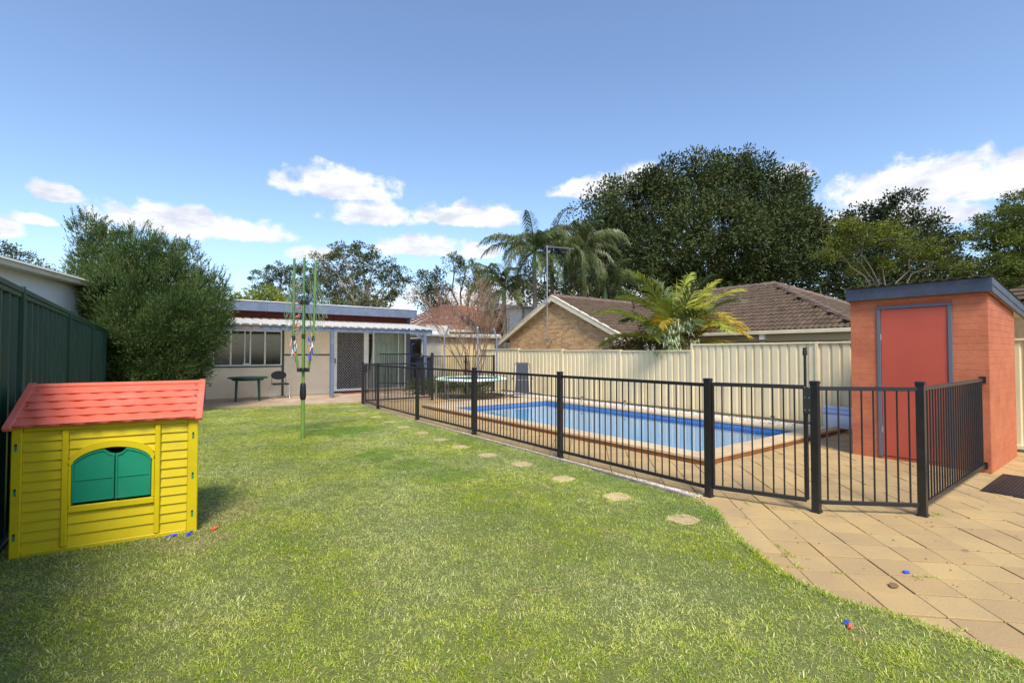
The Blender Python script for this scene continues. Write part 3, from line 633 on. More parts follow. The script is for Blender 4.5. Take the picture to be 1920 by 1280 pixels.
for k in range(8, 12): board(.326, .864, .046+k*bh, .046+(k+1)*bh-.001, True)
# shutters
for side in (0, 1):
    a0, a1 = (WU0+.012, (WU0+WU1)/2+.012) if side == 0 else ((WU0+WU1)/2+.018, WU1-.012)
    n = 14; top = []
    for i in range(n+1):
        u = a0+(a1-a0)*i/n; z = arch(u)-.006; c = abs(u-((WU0+WU1)/2+.015)); dip = .048*math.sqrt(max(0, 1-(c/.062)**2)) if c < .062 else 0
        top.append((u, z-dip))
    b = MB(); out = [pp(a0, .372, .014 if side else .004)]+[pp(a1, .372, .014 if side else .004)]+[pp(u, z, .014 if side else .004) for u, z in reversed(top)]
    b.prism(out, -Nn*.02); sh = b.build('shutter', M_shut, ph)
    d = .016 if side else .006; b = MB()
    for i in range(n): b.bar(pp(top[i][0], top[i][1]-.010, d), pp(top[i+1][0], top[i+1][1]-.010, d), .010, .012, up=Nn)
    for u in (a0+.008, a1-.008): b.bar(pp(u, .38, d), pp(u, (top[0] if u < (a0+a1)/2 else top[-1])[1]-.01, d), .010, .014, up=Nn)
    b.bar(pp(a0+.008, .38, d), pp(a1-.008, .38, d), .010, .014, up=Nn); b.bar(pp(a0+.01, .545, d), pp(a1-.01, .545, d), .006, .008, up=Nn)
    b.build('shutter_rim', M_shut, sh)
for u in (.028, PW-.036):
    for z in ((.83, .50, .17) if u < .1 else (.83, .49, .17)):
        MB_ = MB(); pbox(MB_, u-.007, u+.007, z-.026, z+.026, -.004, .0055); s_ = MB_.build('slot', M_dark, ph); MB_ = MB(); pbox(MB_, u-.006, u+.006, z-.024, z+.010, .001, .0075); MB_.build('clip', M_shut, s_)
# side and back walls of the little house
DP = .85
b = MB()
for u in (.10, PW-.14): b.prism([pp(u, 0, -T-.001), pp(u, 0, -DP), pp(u, PH-.02, -DP), pp(u, 1.22, -DP/2-.02), pp(u, PH-.02, -T-.001)], U*.03)
pbox(b, .131, PW-.141, 0, PH-.02, -DP, -DP+.03); b.build('side_wall', M_yellow, ph)
# roof: two slopes, the front one with wavy tile courses
R0 = -.035; ez, rz = .985, 1.262; ed, rd = .045, -.44
def rp(u, t, lift=0):
    d = ed+(rd-ed)*t; z = ez+(rz-ez)*t; nrm = Vector((0,0,1))*(ed-rd)+Nn*(rz-ez); nrm.normalize(); return A0+U*u+Nn*d+Vector((0,0,z))+nrm*lift
nc = 5
for k in range(nc):
    t0, t1 = k/nc*.93, (k+1)/nc*.93+.02; b = MB(); n = 44
    def f(s, v, t0=t0, t1=t1, k=k):
        u = .02+(PW-.04)*s; w = .5+.5*math.sin(2*math.pi*(u/.145)+k*2.1); w2 = w**1.5
        t = t0+(t1-t0)*v - (1-v)*.034*w2; lift = .004+.022*(1-v)*(.45+.55*w2)
        return rp(u, t, lift)
    b.grid(f, n, 4); 
    P = [f(i/n, 0) for i in range(n+1)]; b.poly(P+[rp(.02+(PW-.04)*i/n, t0-.01, -.002) for i in range(n+1)], [(i, i+1, n+2+i, n+1+i) for i in range(n)])
    b.build('roof_course', M_salmon, ph, True)
b = MB(); b.prism([rp(0, .93, .0), rp(0, .93, .02), rp(0, 1.0, .022), rp(0, 1.03, .0)], U*PW); b.build('ridge', M_salmon, ph, bevel=.004)
for u0 in (-.03, PW-.02):
    b = MB(); P = [rp(u0, -.06, -.012), rp(u0, -.06, .020), rp(u0, -.02, .026), rp(u0, 1.02, .026), rp(u0, 1.04, .0), rp(u0, 1.0, -.012)]; b.prism(P, U*.05); b.build('barge', M_salmon, ph, bevel=.005)
b = MB(); b.prism([rp(.0, .0, -.004), rp(.0, 1.0, -.004), rp(.0, 1.0, -.012), rp(0, 0, -.012)], U*PW)
# rear slope
q0, q1 = rp(0, 1.0, 0), A0+Nn*(-DP-.05)+Vector((0,0,.97)); b.prism([q0, q1, q1+Vector((0,0,-.015)), q0+Vector((0,0,-.02))], U*PW); b.build('roof_panel', M_salmon, ph)
for u, t in ((.055, .82), (.045, .42), (PW-.045, .86), (PW-.04, .55)):
    c = rp(u, t, .022); c2 = rp(u, t, .029); MB().tube([c, c2], .009, 10).build('screw', M_chrome, ph, True)
# ------------------------------------------------------------ rotary clothes hoist
HX, HY = 2.14, 9.21
ho = thing('clothes_hoist', (HX, HY, 0), 'folded green rotary clothes hoist standing on the lawn with pegs on its lines', 'clothes hoist')
MB().tube([(HX, HY, 0), (HX, HY, .78)], .034, 12).build('lower_pole', M_hoist, ho, True)
MB().tube([(HX, HY, -.01), (HX, HY, .012)], .055, 12).build('ground_socket', M_blackp, ho, True)
MB().tube([(HX, HY, .70), (HX, HY, .73), (HX, HY, .78), (HX, HY, .93), (HX, HY, .97), (HX, HY, 1.0)], [.04, .05, .056, .05, .046, .036], 12).build('grip', M_blackp, ho, True)
MB().tube([(HX, HY, .98), (HX, HY, 2.42)], .028, 12).build('upper_pole', M_hoist, ho, True)
b = MB().tube([(HX, HY, 1.2), (HX, HY, 1.27)], .055, 12)
camR = Vector((.805, -.593, 0)); camF = Vector((.593, .805, 0))
dirs = [camR*1.0+camF*.35, -camR*1.0-camF*.35, camF*1.0-camR*.35, -camF*1.0+camR*.35]; dirs = [d.normalized() for d in dirs]
for d in dirs: b.obox(Vector((HX, HY, 1.23))+d*.07, d*.035, Vector((0,0,1)).cross(d)*.022, Vector((0,0,.035)))
b.build('hub', M_blackp, ho, bevel=.004)
b = MB().tube([(HX, HY, 2.40), (HX, HY, 2.47)], .045, 12); [b.obox(Vector((HX, HY, 2.44))+d*.06, d*.035, Vector((0,0,1)).cross(d)*.018, Vector((0,0,.03))) for d in dirs]; b.build('head', M_blackp, ho, bevel=.004)
ends = []
for i, d in enumerate(dirs):
    o = Vector((HX, HY, 0)); lo = o+d*(.165 if i < 2 else .075); hi = o+d*(.19 if i == 0 else .165 if i == 1 else .05); base = Vector((0,0,1.79)) if i < 2 else Vector((0,0,1.82)); tz = 3.22 if i < 2 else (3.30 if i == 2 else 3.24)
    MB().tube([o+d*.085+Vector((0,0,1.24)), lo+base], .021 if i < 2 else .018, 10).build('strut', M_hoist, ho, True)
    MB().obox(lo+base+Vector((0,0,.01)), d*.028, Vector((0,0,1)).cross(d)*.026, Vector((0,0,.04))).build('joint', M_blackp, ho, bevel=.004)
    a = MB().tube([lo+base, hi+Vector((0,0,tz))], .021 if i < 2 else .016, 10).build('arm', M_hoistin if i in (1, 3) else M_hoist, ho, True)
    MB().tube([hi+Vector((0,0,tz)), hi+Vector((0,0,tz+.03))], .018, 8).build('end_cap', M_white, a, True); ends.append((lo+base, hi+Vector((0,0,tz))))
    MB().tube([lo+base, o+d*.045+Vector((0,0,2.42))], .008, 6).build('stay', M_hoistin, ho, True)
lines = []
for i in range(4):
    a0, a1 = ends[i]; b0, b1 = ends[(i+2) % 4 if i < 2 else (i+1) % 2]
    for k in range(6):
        t = .15+.15*k; p, q = a0.lerp(a1, t), b0.lerp(b1, t*.9); sag = .22+.11*k; sw = random.uniform(-.10, .10)
        P = []
        out = ((p+q)/2-Vector((HX, HY, (p.z+q.z)/2))); out = (out.normalized() if out.length > 1e-4 else Vector((1,0,0)))
        for s in range(13):
            x = s/12; w = 4*x*(1-x); P.append(p.lerp(q, x)+Vector((0,0,-sag*w))+out*(.10+.03*k)*w+camR*sw*w)
        MB().tube(P, .0028, 4, False).build('line', M_line, ho); lines.append(P)
for s, dx in ((0, .2), (1, .27), (0, .33), (1, -.22), (0, -.30), (1, .14), (0, -.17)):
    c = Vector((HX, HY, 0)); P = [c+camR*(dx*.75)+Vector((0,0,3.1-abs(dx)*1.4)), c+camR*dx+Vector((0,0,2.3)), c+camR*dx*1.02+Vector((0,0,1.9)), c+camR*dx*.8+Vector((0,0,1.5)), c+camR*dx*.45+Vector((0,0,1.36))]
    MB().tube(P, .0028, 4, False).build('line', M_line, ho)
PEGC = {'blue': mat('peg_blue', srgb(50, 84, 206), None, 3, .4), 'orange': mat('peg_orange', srgb(226, 104, 74), None, 3, .4), 'wooden': mat('peg_wood', srgb(206, 150, 112), None, 3, .7), 'white': mat('peg_white', srgb(226, 226, 226), None, 3, .4), 'green': mat('peg_green', srgb(60, 150, 90), None, 3, .4)}
def peg(col, c, ax, name='clothes_peg', L=.075, **tg):
    ax = Vector(ax).normalized(); s = ax.cross(Vector((.3, .8, .5))).normalized(); n = ax.cross(s); c = Vector(c)
    b = MB(); b.obox(c+n*.005+ax*0, ax*L/2, s*.006, n*.0035); b.obox(c-n*.005, ax*L/2+n*.003, s*.006, n*.0035); b.obox(c, ax*.008, s*.007, n*.009)
    return b.build(name, PEGC[col], **tg)
pg = []
def pegs(cx, z0, z1, n, cols, spread=.05):
    for k in range(n):
        z = z0+(z1-z0)*k/max(1, n-1); c = Vector((HX, HY, 0))+camR*(cx+random.uniform(-spread, spread))-camF*random.uniform(-.02, .10)+Vector((0,0,z))
        pg.append((random.choice(cols), c, (random.uniform(-.3, .3), random.uniform(-.3, .3), 1)))
pegs(-.155, 1.42, 1.80, 20, ['blue','orange','orange','white','blue'], .045); pegs(.15, 1.42, 1.78, 20, ['blue','blue','orange','white','blue'], .045)
pegs(-.10, 1.95, 2.05, 2, ['wooden'], .05); pegs(-.05, 2.2, 2.3, 2, ['wooden'], .04); pegs(-.13, 2.45, 2.75, 3, ['orange','wooden','blue'], .03); pegs(.17, 1.86, 1.9, 1, ['wooden'], .01); pegs(.16, 2.5, 2.55, 1, ['blue'], .01); pegs(.02, 2.2, 2.9, 3, ['blue'], .02); pegs(-.06, 2.0, 2.35, 3, ['wooden','orange'], .04)
for k, (c, p, a) in enumerate(pg):
    flat = p.z > 1.9
    if flat: a = camR*1.0+Vector((0,0,random.uniform(-.1, .4)))
    up = 'clustered low' if p.z < 1.9 else 'high among the arms'
    sd_ = 'left' if (p-Vector((HX, HY, 0))).dot(camR) < 0 else 'right'
    lab = '%s clothes peg %s on the %s of the clothes hoist' % (c, up, sd_)
    peg(c, p, a, L=.10 if flat else .08, label=lab, cat='clothes peg', group='%s pegs %s on the %s of the hoist' % (c, 'clustered low' if p.z < 1.9 else 'up high', sd_))
peg('orange', (.43, 4.89, .03), (1, .8, .1), label='orange clothes peg dropped on the grass right of the playhouse', cat='clothes peg')
peg('blue', (.13, 4.90, .03), (1, .1, .1), label='blue clothes peg lying in the grass against the foot of the playhouse', cat='clothes peg')
peg('blue', (.25, 4.86, .035), (.6, 1, .2), label='second blue clothes peg at the right bottom corner of the playhouse', cat='clothes peg')
peg('blue', (4.22, 1.11, .012), (1, -.6, 0), label='blue clothes peg lying on a paver joint in front of the fence corner', cat='clothes peg', L=.04)
peg('orange', (3.1, 1.07, .03), (1, .4, .2), label='broken orange clothes peg in the lawn near the paving edge', cat='clothes peg', L=.04)
peg('blue', (3.12, 1.09, .035), (.2, 1, .3), label='small blue peg fragment in the lawn beside the broken orange peg', cat='clothes peg', L=.03)
b = MB(); b.grid(lambda u, v: (3.93+(u-.5)*.09, 1.10+(v-.5)*.05*(1-abs(2*u-1)**2*.9), .006+.012*math.sin(u*3)*v), 5, 3); b.build('dead_leaf', M_litter, label='curled brown leaf lying on a paver near the lawn edge', cat='leaf')
# ------------------------------------------------------------ stepping stones
ST = [(4.45,14.03),(4.27,12.92),(4.25,12.17),(4.25,11.24),(4.21,10.25),(4.13,9.36),(4.11,8.48),(4.06,7.62),(4.0,6.84),(4.01,6.05),(4.07,5.29),(4.0,4.38),(3.97,3.5),(3.91,2.65)]
M_step = mat('stepping_stone', srgb(200, 174, 134), srgb(180, 154, 116), 4, .85, .4, bscale=50, rnd=.08)
for k, (x, y) in enumerate(reversed(ST)):
    a = rad(45+random.uniform(-8, 8)); n = 10; P = []; r = .135 if k else .15
    for i in range(n):
        t = 2*math.pi*i/n; c = max(abs(math.cos(t)), abs(math.sin(t))); rr = r*min(1/c, 1.32)*random.uniform(.86, 1.0); rr *= (.82 if k == 0 and math.sin(t) < 0 else 1)
        P.append((x+rr*math.cos(t+a-rad(45)+rad(0)), y+rr*math.sin(t+a-rad(45)), 0))
    b = MB(); P0_ = [(p[0], p[1], -.03) for p in P]; P1 = [(p[0], p[1], .013) for p in P]; P2 = [(x+(p[0]-x)*.96, y+(p[1]-y)*.96, .017) for p in P]
    b.poly(P0_+P1+P2, [tuple(range(2*n, 3*n))]+[(i, (i+1) % n, n+(i+1) % n, n+i) for i in range(n)]+[(n+i, n+(i+1) % n, 2*n+(i+1) % n, 2*n+i) for i in range(n)])
    lab = 'sandstone stepping stone nearest to the camera, half overgrown by grass' if k == 0 else 'farthest sandstone stepping stone beside the patio' if k == 13 else '%s sandstone stepping stone in the lawn row, counted from the near end' % ORD[k]
    b.build('stepping_stone', M_step, label=lab, cat='stepping stone', group='stepping stones in the lawn along the pool fence')
# ------------------------------------------------------------ cottage
ct = thing('cottage', (4, 20, 0), 'low cream cottage with blue fascia, red upper band and white corrugated awning', 'cottage')
YF = 18.4
def cb(name, m, *boxes, bevel=0, parent=ct, **k):
    b = MB()
    for q in boxes: b.box(*q)
    return b.build(name, m, parent, bevel=bevel, **k)
cb('wall', M_cream, (-.6, 1.50, YF, YF+.1, .05, 2.62), (1.50, 3.56, YF, YF+.1, .05, 1.10), (1.50, 3.56, YF, YF+.1, 2.32, 2.62), (3.64, 5.30, YF, YF+.1, .05, 2.62), (5.30, 8.22, YF, YF+.1, 2.40, 2.62), (6.62, 8.22, YF, YF+.1, .05, .12), (-.6, -.5, YF+.11, 22.5, .05, 2.9), (8.10, 8.20, YF+.11, 22.5, .05, 2.9))
for i, (a, c) in enumerate(((-.6, 1.9), (1.915, 3.6), (3.615, 5.3), (5.315, 7.0), (7.015, 8.2))):
    cb('upper_panel', M_red, (a, c, YF-.012, YF+.05, 2.622, 2.985))
cb('batten', M_green_trim, (3.565, 3.635, YF-.02, YF+.06, .05, 2.6)); cb('batten', M_green_trim, (3.636, 5.20, YF-.014, YF+.0, 1.45, 1.50)); cb('batten', M_green_trim, (5.205, 5.30, YF-.02, YF+.06, .05, 2.4))
cb('batten', M_green_trim, (1.46, 3.564, YF-.02, YF+.02, 1.055, 1.10))
cb('corner_post', mat('grey_post', srgb(92, 98, 106), None, 3, .6), (8.205, 8.36, YF-.06, YF+.11, .02, 2.95))
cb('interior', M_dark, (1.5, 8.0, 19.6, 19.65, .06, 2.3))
# windows
wn = cb('window', M_white, (1.50, 3.56, YF-.03, YF+.03, 1.10, 1.145), (1.50, 3.56, YF-.03, YF+.03, 2.27, 2.32), (1.50, 1.54, YF-.03, YF+.03, 1.146, 2.269), (3.52, 3.56, YF-.03, YF+.03, 1.146, 2.269),
        (1.98, 2.03, YF-.03, YF+.03, 1.146, 2.269), (3.00, 3.05, YF-.03, YF+.03, 1.146, 2.269))
cb('sash', M_white, (2.40, 2.43, YF-.02, YF+.02, 1.147, 2.268), (2.56, 2.60, YF-.025, YF+.02, 1.147, 2.268), (2.36, 2.54, YF-.045, YF-.031, 1.13, 1.19), parent=wn)
for a, c in ((1.541, 1.979), (2.031, 2.56), (2.60, 2.999), (3.051, 3.519)): cb('pane', M_glass, (a, c, YF+.004, YF+.01, 1.146, 2.269), parent=wn)
cb('blind', mat('blind', srgb(150, 150, 138), srgb(120, 122, 112), 3, .9), (2.04, 3.0, YF+.013, YF+.02, 1.72, 2.27))
# security door and glass slider
dr = cb('security_door', M_white, (5.31, 5.44, YF-.07, YF-.02, .12, 2.38), (6.45, 6.60, YF-.07, YF-.02, .12, 2.38), (5.441, 6.449, YF-.07, YF-.02, .12, .20), (5.441, 6.449, YF-.07, YF-.02, 2.31, 2.38), bevel=.004)
b = MB(); st = .108; x0, x1, z0, z1 = 5.44, 6.45, .20, 2.31
for sgn in (1, -1):
    k = -40
    while k < 60:
        c = k*st*1.0  # line: z - z0 = sgn*(x-x0)*1.15 + c
        pts = []
        s = 1.15*sgn
        for x in (x0, x1):
            z = z0+s*(x-x0)+c
            if z0 <= z <= z1: pts.append((x, z))
        for z in (z0, z1):
            x = x0+(z-z0-c)/s
            if x0 < x < x1: pts.append((x, z))
        if len(pts) >= 2: b.bar((pts[0][0], YF-.045+.003*sgn, pts[0][1]), (pts[1][0], YF-.045+.003*sgn, pts[1][1]), .004, .022, up=(0,1,0))
        k += 1
b.build('lattice', M_white, dr, kind='stuff')
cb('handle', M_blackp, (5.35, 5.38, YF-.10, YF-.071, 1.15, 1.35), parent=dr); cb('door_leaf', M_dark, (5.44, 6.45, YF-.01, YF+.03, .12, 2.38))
sw = cb('sliding_window', M_white, (6.61, 8.20, YF-.03, YF+.04, .121, .175), (6.61, 8.20, YF-.03, YF+.04, 2.34, 2.395), (6.61, 6.65, YF-.03, YF+.04, .176, 2.339), (6.82, 6.87, YF-.03, YF+.04, .176, 2.339), (8.13, 8.20, YF-.03, YF+.04, .176, 2.339), (7.86, 7.89, YF-.02, YF+.04, .176, 2.339))
M_thin = mat('clear_pane', srgb(200, 210, 205), None, 1, .05); 
def clear(name, col=(.9,.93,.92,1)):
    m = bpy.data.materials.new(name); m.use_nodes = True; N = m.node_tree.nodes; L = m.node_tree.links; N.clear(); o = N.new('ShaderNodeOutputMaterial')
    t = N.new('ShaderNodeBsdfTransparent'); t.inputs[0].default_value = col; g = N.new('ShaderNodeBsdfGlossy'); g.inputs['Roughness'].default_value = .02; f = N.new('ShaderNodeFresnel'); f.inputs[0].default_value = 1.5
    x = N.new('ShaderNodeMixShader'); L.new(f.outputs[0], x.inputs[0]); L.new(t.outputs[0], x.inputs[1]); L.new(g.outputs[0], x.inputs[2]); L.new(x.outputs[0], o.inputs[0]); return m
M_clear = clear('clear_glass')
for a, c in ((6.651, 6.819), (6.871, 7.859), (7.891, 8.129)): MB().poly([(a, YF+.005, .176), (c, YF+.005, .176), (c, YF+.005, 2.339), (a, YF+.005, 2.339)], [(0,1,2,3)]).build('pane', M_clear, sw)
b = MB(); b.grid(lambda u, v: (6.80+1.38*u+.10*math.sin(v*2.2)*(1-u)-.16*(1-v)*(1-u)**2, YF+.10+.028*math.sin(u*46+math.sin(v*3)*1.5)+.012*math.sin(u*91+v*2), .18+2.15*v), 90, 8); b.build('curtain', M_curtain, ct, True)
cb('door_sill', mat('timber_sill', srgb(170, 130, 98), srgb(150, 112, 84), 3, .8), (6.62, 8.2, YF-.12, YF-.001, .052, .118))
# roof and fascia
cb('fascia', M_bluegrey, (-.8, 3.0, 17.88, 17.93, 2.93, 3.24), (3.004, 8.44, 17.88, 17.93, 2.93, 3.24), bevel=.004)
cb('soffit', M_red, (-.75, 8.4, 17.931, YF+.05, 2.99, 3.01))
b = MB(); b.prism([(-.82, 17.86, 3.245), (-.82, 23.2, 3.05), (-.82, 23.2, 3.08), (-.82, 17.86, 3.275)], (9.28, 0, 0)); b.build('roof', M_roofwhite, ct)
b = MB(); b.prism([(8.40, 17.935, 2.95), (8.40, 23.2, 2.8), (8.40, 23.2, 3.04), (8.40, 17.935, 3.23)], (.04, 0, 0)); b.build('barge', M_bluegrey, ct)
# awning
def corr(b, x0, x1, ya, za, yb, zb, pitch, depth, th=.0, sharp=True):
    n = round((x1-x0)/pitch); p = (x1-x0)/n; prof = []
    for i in range(n): s = x0+i*p; prof += ([(s, 0), (s+p*.10, 0), (s+p*.2, depth), (s+p*.9, depth)] if sharp else [(s+p*j/6, depth/2*(1+math.sin(2*math.pi*j/6))) for j in range(6)])
    prof.append((x1, 0)); P = []
    for s, d in prof: P += [(s, ya, za+d), (s, yb, zb+d)]
    m = len(prof); b.poly(P, [(2*i, 2*i+2, 2*i+3, 2*i+1) for i in range(m-1)])
aw = MB(); corr(aw, .7, 8.42, 16.42, 2.39, 18.38, 2.70, .27, .04); aw.build('awning_sheet', M_awning, ct)
cb('awning_beam', M_bluegrey, (.75, 3.0, 16.50, 16.56, 2.245, 2.39), (3.003, 8.38, 16.50, 16.56, 2.245, 2.39), bevel=.004)
b = MB(); b.prism([(8.385, 16.50, 2.25), (8.385, 18.38, 2.54), (8.385, 18.38, 2.68), (8.385, 16.50, 2.39)], (.035, 0, 0)); b.build('awning_rafter', M_bluegrey, ct)
for x in (1.12, 4.74, 8.12):
    q = cb('awning_post', M_bluegrey, (x-.06, x+.06, 16.48, 16.58, .10, 2.243), bevel=.004); cb('post_foot', M_steel, (x-.02, x+.02, 16.51, 16.55, .05, .099), parent=q)
MB().bar((8.12, 16.53, 2.0), (7.72, 16.53, 2.24), .05, .05).build('brace', M_bluegrey, ct)
b = MB(); b.grid(lambda u, v: (1.9+.95*u+.05*math.sin(v*7), 16.494, 2.385-.10*v*(.4+.6*math.sin(u*3+.6))), 14, 3); b.build('peeling_paint', mat('bare_wood', srgb(120, 90, 72), srgb(150, 140, 140), 14, .9), ct)
cb('door_mat', mat('red_mat', srgb(132, 40, 44), None, 30, .95), (5.55, 6.5, 17.85, 18.3, .052, .072), parent=None, label='dark red doormat in front of the lattice security door', cat='doormat')
# whirly vent / pot on the cottage awning end
# ------------------------------------------------------------ table and chair on the patio
tb = thing('patio_table', (2.36, 17.2, .05), 'round dark green plastic table on the patio under the window', 'table')
b = MB(); b.tube([(2.36, 17.2, .735), (2.36, 17.2, .745), (2.36, 17.2, .775), (2.36, 17.2, .785)], [.50, .56, .56, .545], 40); b.build('tabletop', M_tgreen, tb, True)
MB().tube([(2.36, 17.2, .68), (2.36, 17.2, .735)], [.44, .46], 28, False).build('apron', M_tgreen, tb, True)
for x, y in ((1.99, 16.9), (2.62, 16.83), (2.08, 17.55), (2.74, 17.5)):
    b = MB(); b.tube([(x, y, .05), (x, y, .09), (x-(x-2.36)*.06, y, .72)], [.034, .026, .04], 8); b.build('leg', M_tgreen, tb, True)
cr = thing('visitor_chair', (3.3, 17.3, .05), 'black padded visitor chair with thin chrome legs beside the green table', 'chair')
cx, cy = 3.32, 17.35
for s in (-1, 1):
    x = cx+s*.24
    b = MB(); b.tube([(x*.98+cx*.02, cy-.27, .06), (x, cy-.24, .10), (x-s*.01, cy-.22, .50), (x, cy-.14, .51), (x, cy+.20, .49), (x, cy+.24, .44), (x, cy+.27, .10), (x, cy+.24, .06), (x, cy-.22, .06)], .011, 6); b.build('leg_frame', M_chrome, cr, True)
b = MB(); n = 10; b.tube([(cx-.22, cy+.18, .50)]+[(cx-.21*math.cos(math.pi*i/n), cy+.24+.03*math.sin(math.pi*i/n), .68+.26*math.sin(math.pi*i/n)) for i in range(n+1)]+[(cx+.22, cy+.18, .50)], .010, 6); b.build('back_frame', M_chrome, cr, True)
b = MB(); b.prism([(cx+.235*math.cos(2*math.pi*i/24)*1.0, cy+.23+.01*0, .80+.145*math.sin(2*math.pi*i/24)) for i in range(24)], (0, .035, 0)); b.build('backrest', M_blackp, cr, bevel=.006)
b = MB(); b.prism([(cx+.24*max(-1, min(1, 1.25*math.cos(2*math.pi*i/24))), cy-.03+.23*max(-1, min(1, 1.2*math.sin(2*math.pi*i/24))), .50) for i in range(24)], (0, 0, .05)); b.build('seat', M_blackp, cr, bevel=.008)
# ------------------------------------------------------------ orange pump shed
sh = thing('pump_shed', (9.4, 2.1, 0), 'small orange painted brick shed with red door and slate blue fascia at the right', 'shed')
SX0, SX1, SY0, SY1 = 8.57, 10.32, 1.36, 2.88
zt = lambda x: 2.36-(x-SX0)*.105
DY0, DY1, DZ1 = 1.75, 2.50, 2.17      # door opening
b = MB(); g = .004
b.box(SX0+g, SX0+.1, DY1+.045, SY1-g, .0, 2.34); b.box(SX0+g, SX0+.1, SY0+g, DY0-.045, .0, 2.34); b.box(SX0+g, SX0+.1, DY0-.044, DY1+.044, DZ1+.045, 2.34); b.box(SX0+g, SX0+.1, DY0-.044, DY1+.044, -.02, .04)
b.prism([(SX0+.101, SY0+g, 0), (SX1-g, SY0+g, 0), (SX1-g, SY0+g, zt(SX1)-.02), (SX0+.101, SY0+g, zt(SX0)-.03)], (0, .1, 0))
b.box(SX0+.101, SX1-g, SY1-.1, SY1-g, 0, 2.15); b.box(SX1-.1, SX1-g, SY0+.11, SY1-.11, 0, 2.15); b.build('wall', M_mortor, sh)
items = []; bhh, bl = .0872, .24
nr = 27
def sbrick(fn_box, c):
    items.append((fn_box, c))
for r in range(nr):
    z0, z1 = r*bhh+.0004, (r+1)*bhh-.0004
    off = bl/2 if r % 2 else 0
    # front (faces -X)
    for (ya, yb) in (((SY0, DY0-.045), (DY1+.045, SY1)) if (z0 < DZ1+.04 and z1 > .04) else ((SY0, SY1),)):
        y = SY1-off
        edges = [SY1]; 
        while y > SY0+.03:
            if y < SY1-.03: edges.append(y)
            y -= bl
        edges.append(SY0); 
        for e1_, e0_ in zip(edges[:-1], edges[1:]):
            a, c = max(e0_, ya), min(e1_, yb)
            if c-a < .004: continue
            p = random.uniform(.0, .0014)
            items.append((lambda b, a=a, c=c, z0=z0, z1=min(z1, 2.345), p=p: b.cbox(SX0-p, SX0+.03, a+.0003, c-.0003, z0, z1, .0025), (SX0, (a+c)/2, (z0+z1)/2)))
    x = SX0+.031; first = bl-off
    edges = [SX0+.031]; x = SX0+(bl/2 if not off else bl)
    while x < SX1-.04: edges.append(x); x += bl
    edges.append(SX1)
    for a, c in zip(edges[:-1], edges[1:]):
        if z1 > zt(c)-.01: continue
        p = random.uniform(.0, .0014)
        items.append((lambda b, a=a, c=c, z0=z0, z1=z1, p=p: b.cbox(a+.0003, c-.0003, SY0-p, SY0+.03, z0, z1, .0025), ((a+c)/2, SY0, (z0+z1)/2)))
pieces(sh, 'brick', items, M_brickor, 300)
fr = MB(); fr.box(SX0-.02, SX0+.05, DY1, DY1+.044, .03, DZ1).box(SX0-.02, SX0+.05, DY0-.044, DY0, .03, DZ1).box(SX0-.02, SX0+.05, DY0-.044, DY1+.044, DZ1+.001, DZ1+.044)
fr.build('door_frame', M_bluegrey if False else mat('door_frame_grey', srgb(94, 100, 112), None, 3, .6), sh, bevel=.003)
d_ = MB().box(SX0-.004, SX0+.036, DY0+.004, DY1-.004, .05, DZ1-.004).build('door', M_door, sh, bevel=.002)
for z in (.38, 1.72): MB().tube([(SX0-.012, DY1-.002, z), (SX0-.012, DY1-.002, z+.09)], .008, 8).build('hinge', M_steel, d_)
# fascia: front and sloping side
MB().prism([(8.48, 1.30, 2.315), (8.48, 2.905, 2.315), (8.48, 2.905, 2.49), (8.48, 1.30, 2.49)], (.025, 0, 0)).build('fascia', M_navy, sh, bevel=.003)
b = MB(); b.prism([(8.506, 1.30, 2.31), (11.0, 1.30, 2.05), (11.0, 1.30, 2.23), (8.506, 1.30, 2.49)], (0, .03, 0)); b.prism([(8.506, 1.292, 2.39), (11.0, 1.292, 2.13), (11.0, 1.292, 2.15), (8.506, 1.292, 2.41)], (0, .008, 0)); b.build('barge', mat('barge_grey', srgb(86, 96, 112), srgb(74, 84, 100), 3, .45, .03), sh)
b = MB(); b.prism([(8.506, 2.88, 2.31), (11.0, 2.88, 2.05), (11.0, 2.88, 2.23), (8.506, 2.88, 2.49)], (0, .025, 0)); b.build('barge', M_navy, sh)
def corr_x(b, y0, y1, xa, za, xb, zb, pitch, depth):
    n = round((y1-y0)/pitch)*6; P = []
    for i in range(n+1):
        y = y0+(y1-y0)*i/n; d = depth/2*math.sin(2*math.pi*i/6); P += [(xa, y, za+d), (xb, y, zb+d)]
    b.poly(P, [(2*i, 2*i+2, 2*i+3, 2*i+1) for i in range(n)])
b = MB(); corr_x(b, 1.29, 2.92, 8.44, 2.52, 11.0, 2.25, .125, .03); b.build('roof', mat('green_grey_sheet', srgb(150, 164, 146), srgb(120, 132, 118), 6, .6, .2), sh, True)
MB().prism([(8.60, 1.335, 2.33), (10.9, 1.335, 2.09), (10.9, 1.335, 2.13), (8.60, 1.335, 2.37)], (0, 1.54, 0)).build('rafters', M_trim, sh)
# black mat beside the shed
dm = thing('rubber_mat', (8.0, 1.0, 0), 'black rubber mat lying on the pavers beside the shed', 'mat')
b = MB(); b.box(7.42, 8.9, .25, 1.30, .004, .012).build if False else None
b = MB(); b.box(7.42, 8.6, .30, 1.24, .003, .010); b.build('backing', M_blackp, dm)
b = MB()
for i in range(30): y = .32+.03*i; b.box(7.45, 8.57, y, y+.014, .0101, .016)
b.build('ribs', M_blackp, dm, kind='stuff'); 
b = MB(); b.box(7.39, 7.42, .27, 1.27, .003, .014).box(8.6, 8.63, .27, 1.27, .003, .014).box(7.421, 8.599, .27, .30, .003, .014).box(7.421, 8.599, 1.24, 1.27, .003, .014); b.build('border', M_blackp, dm, bevel=.003)
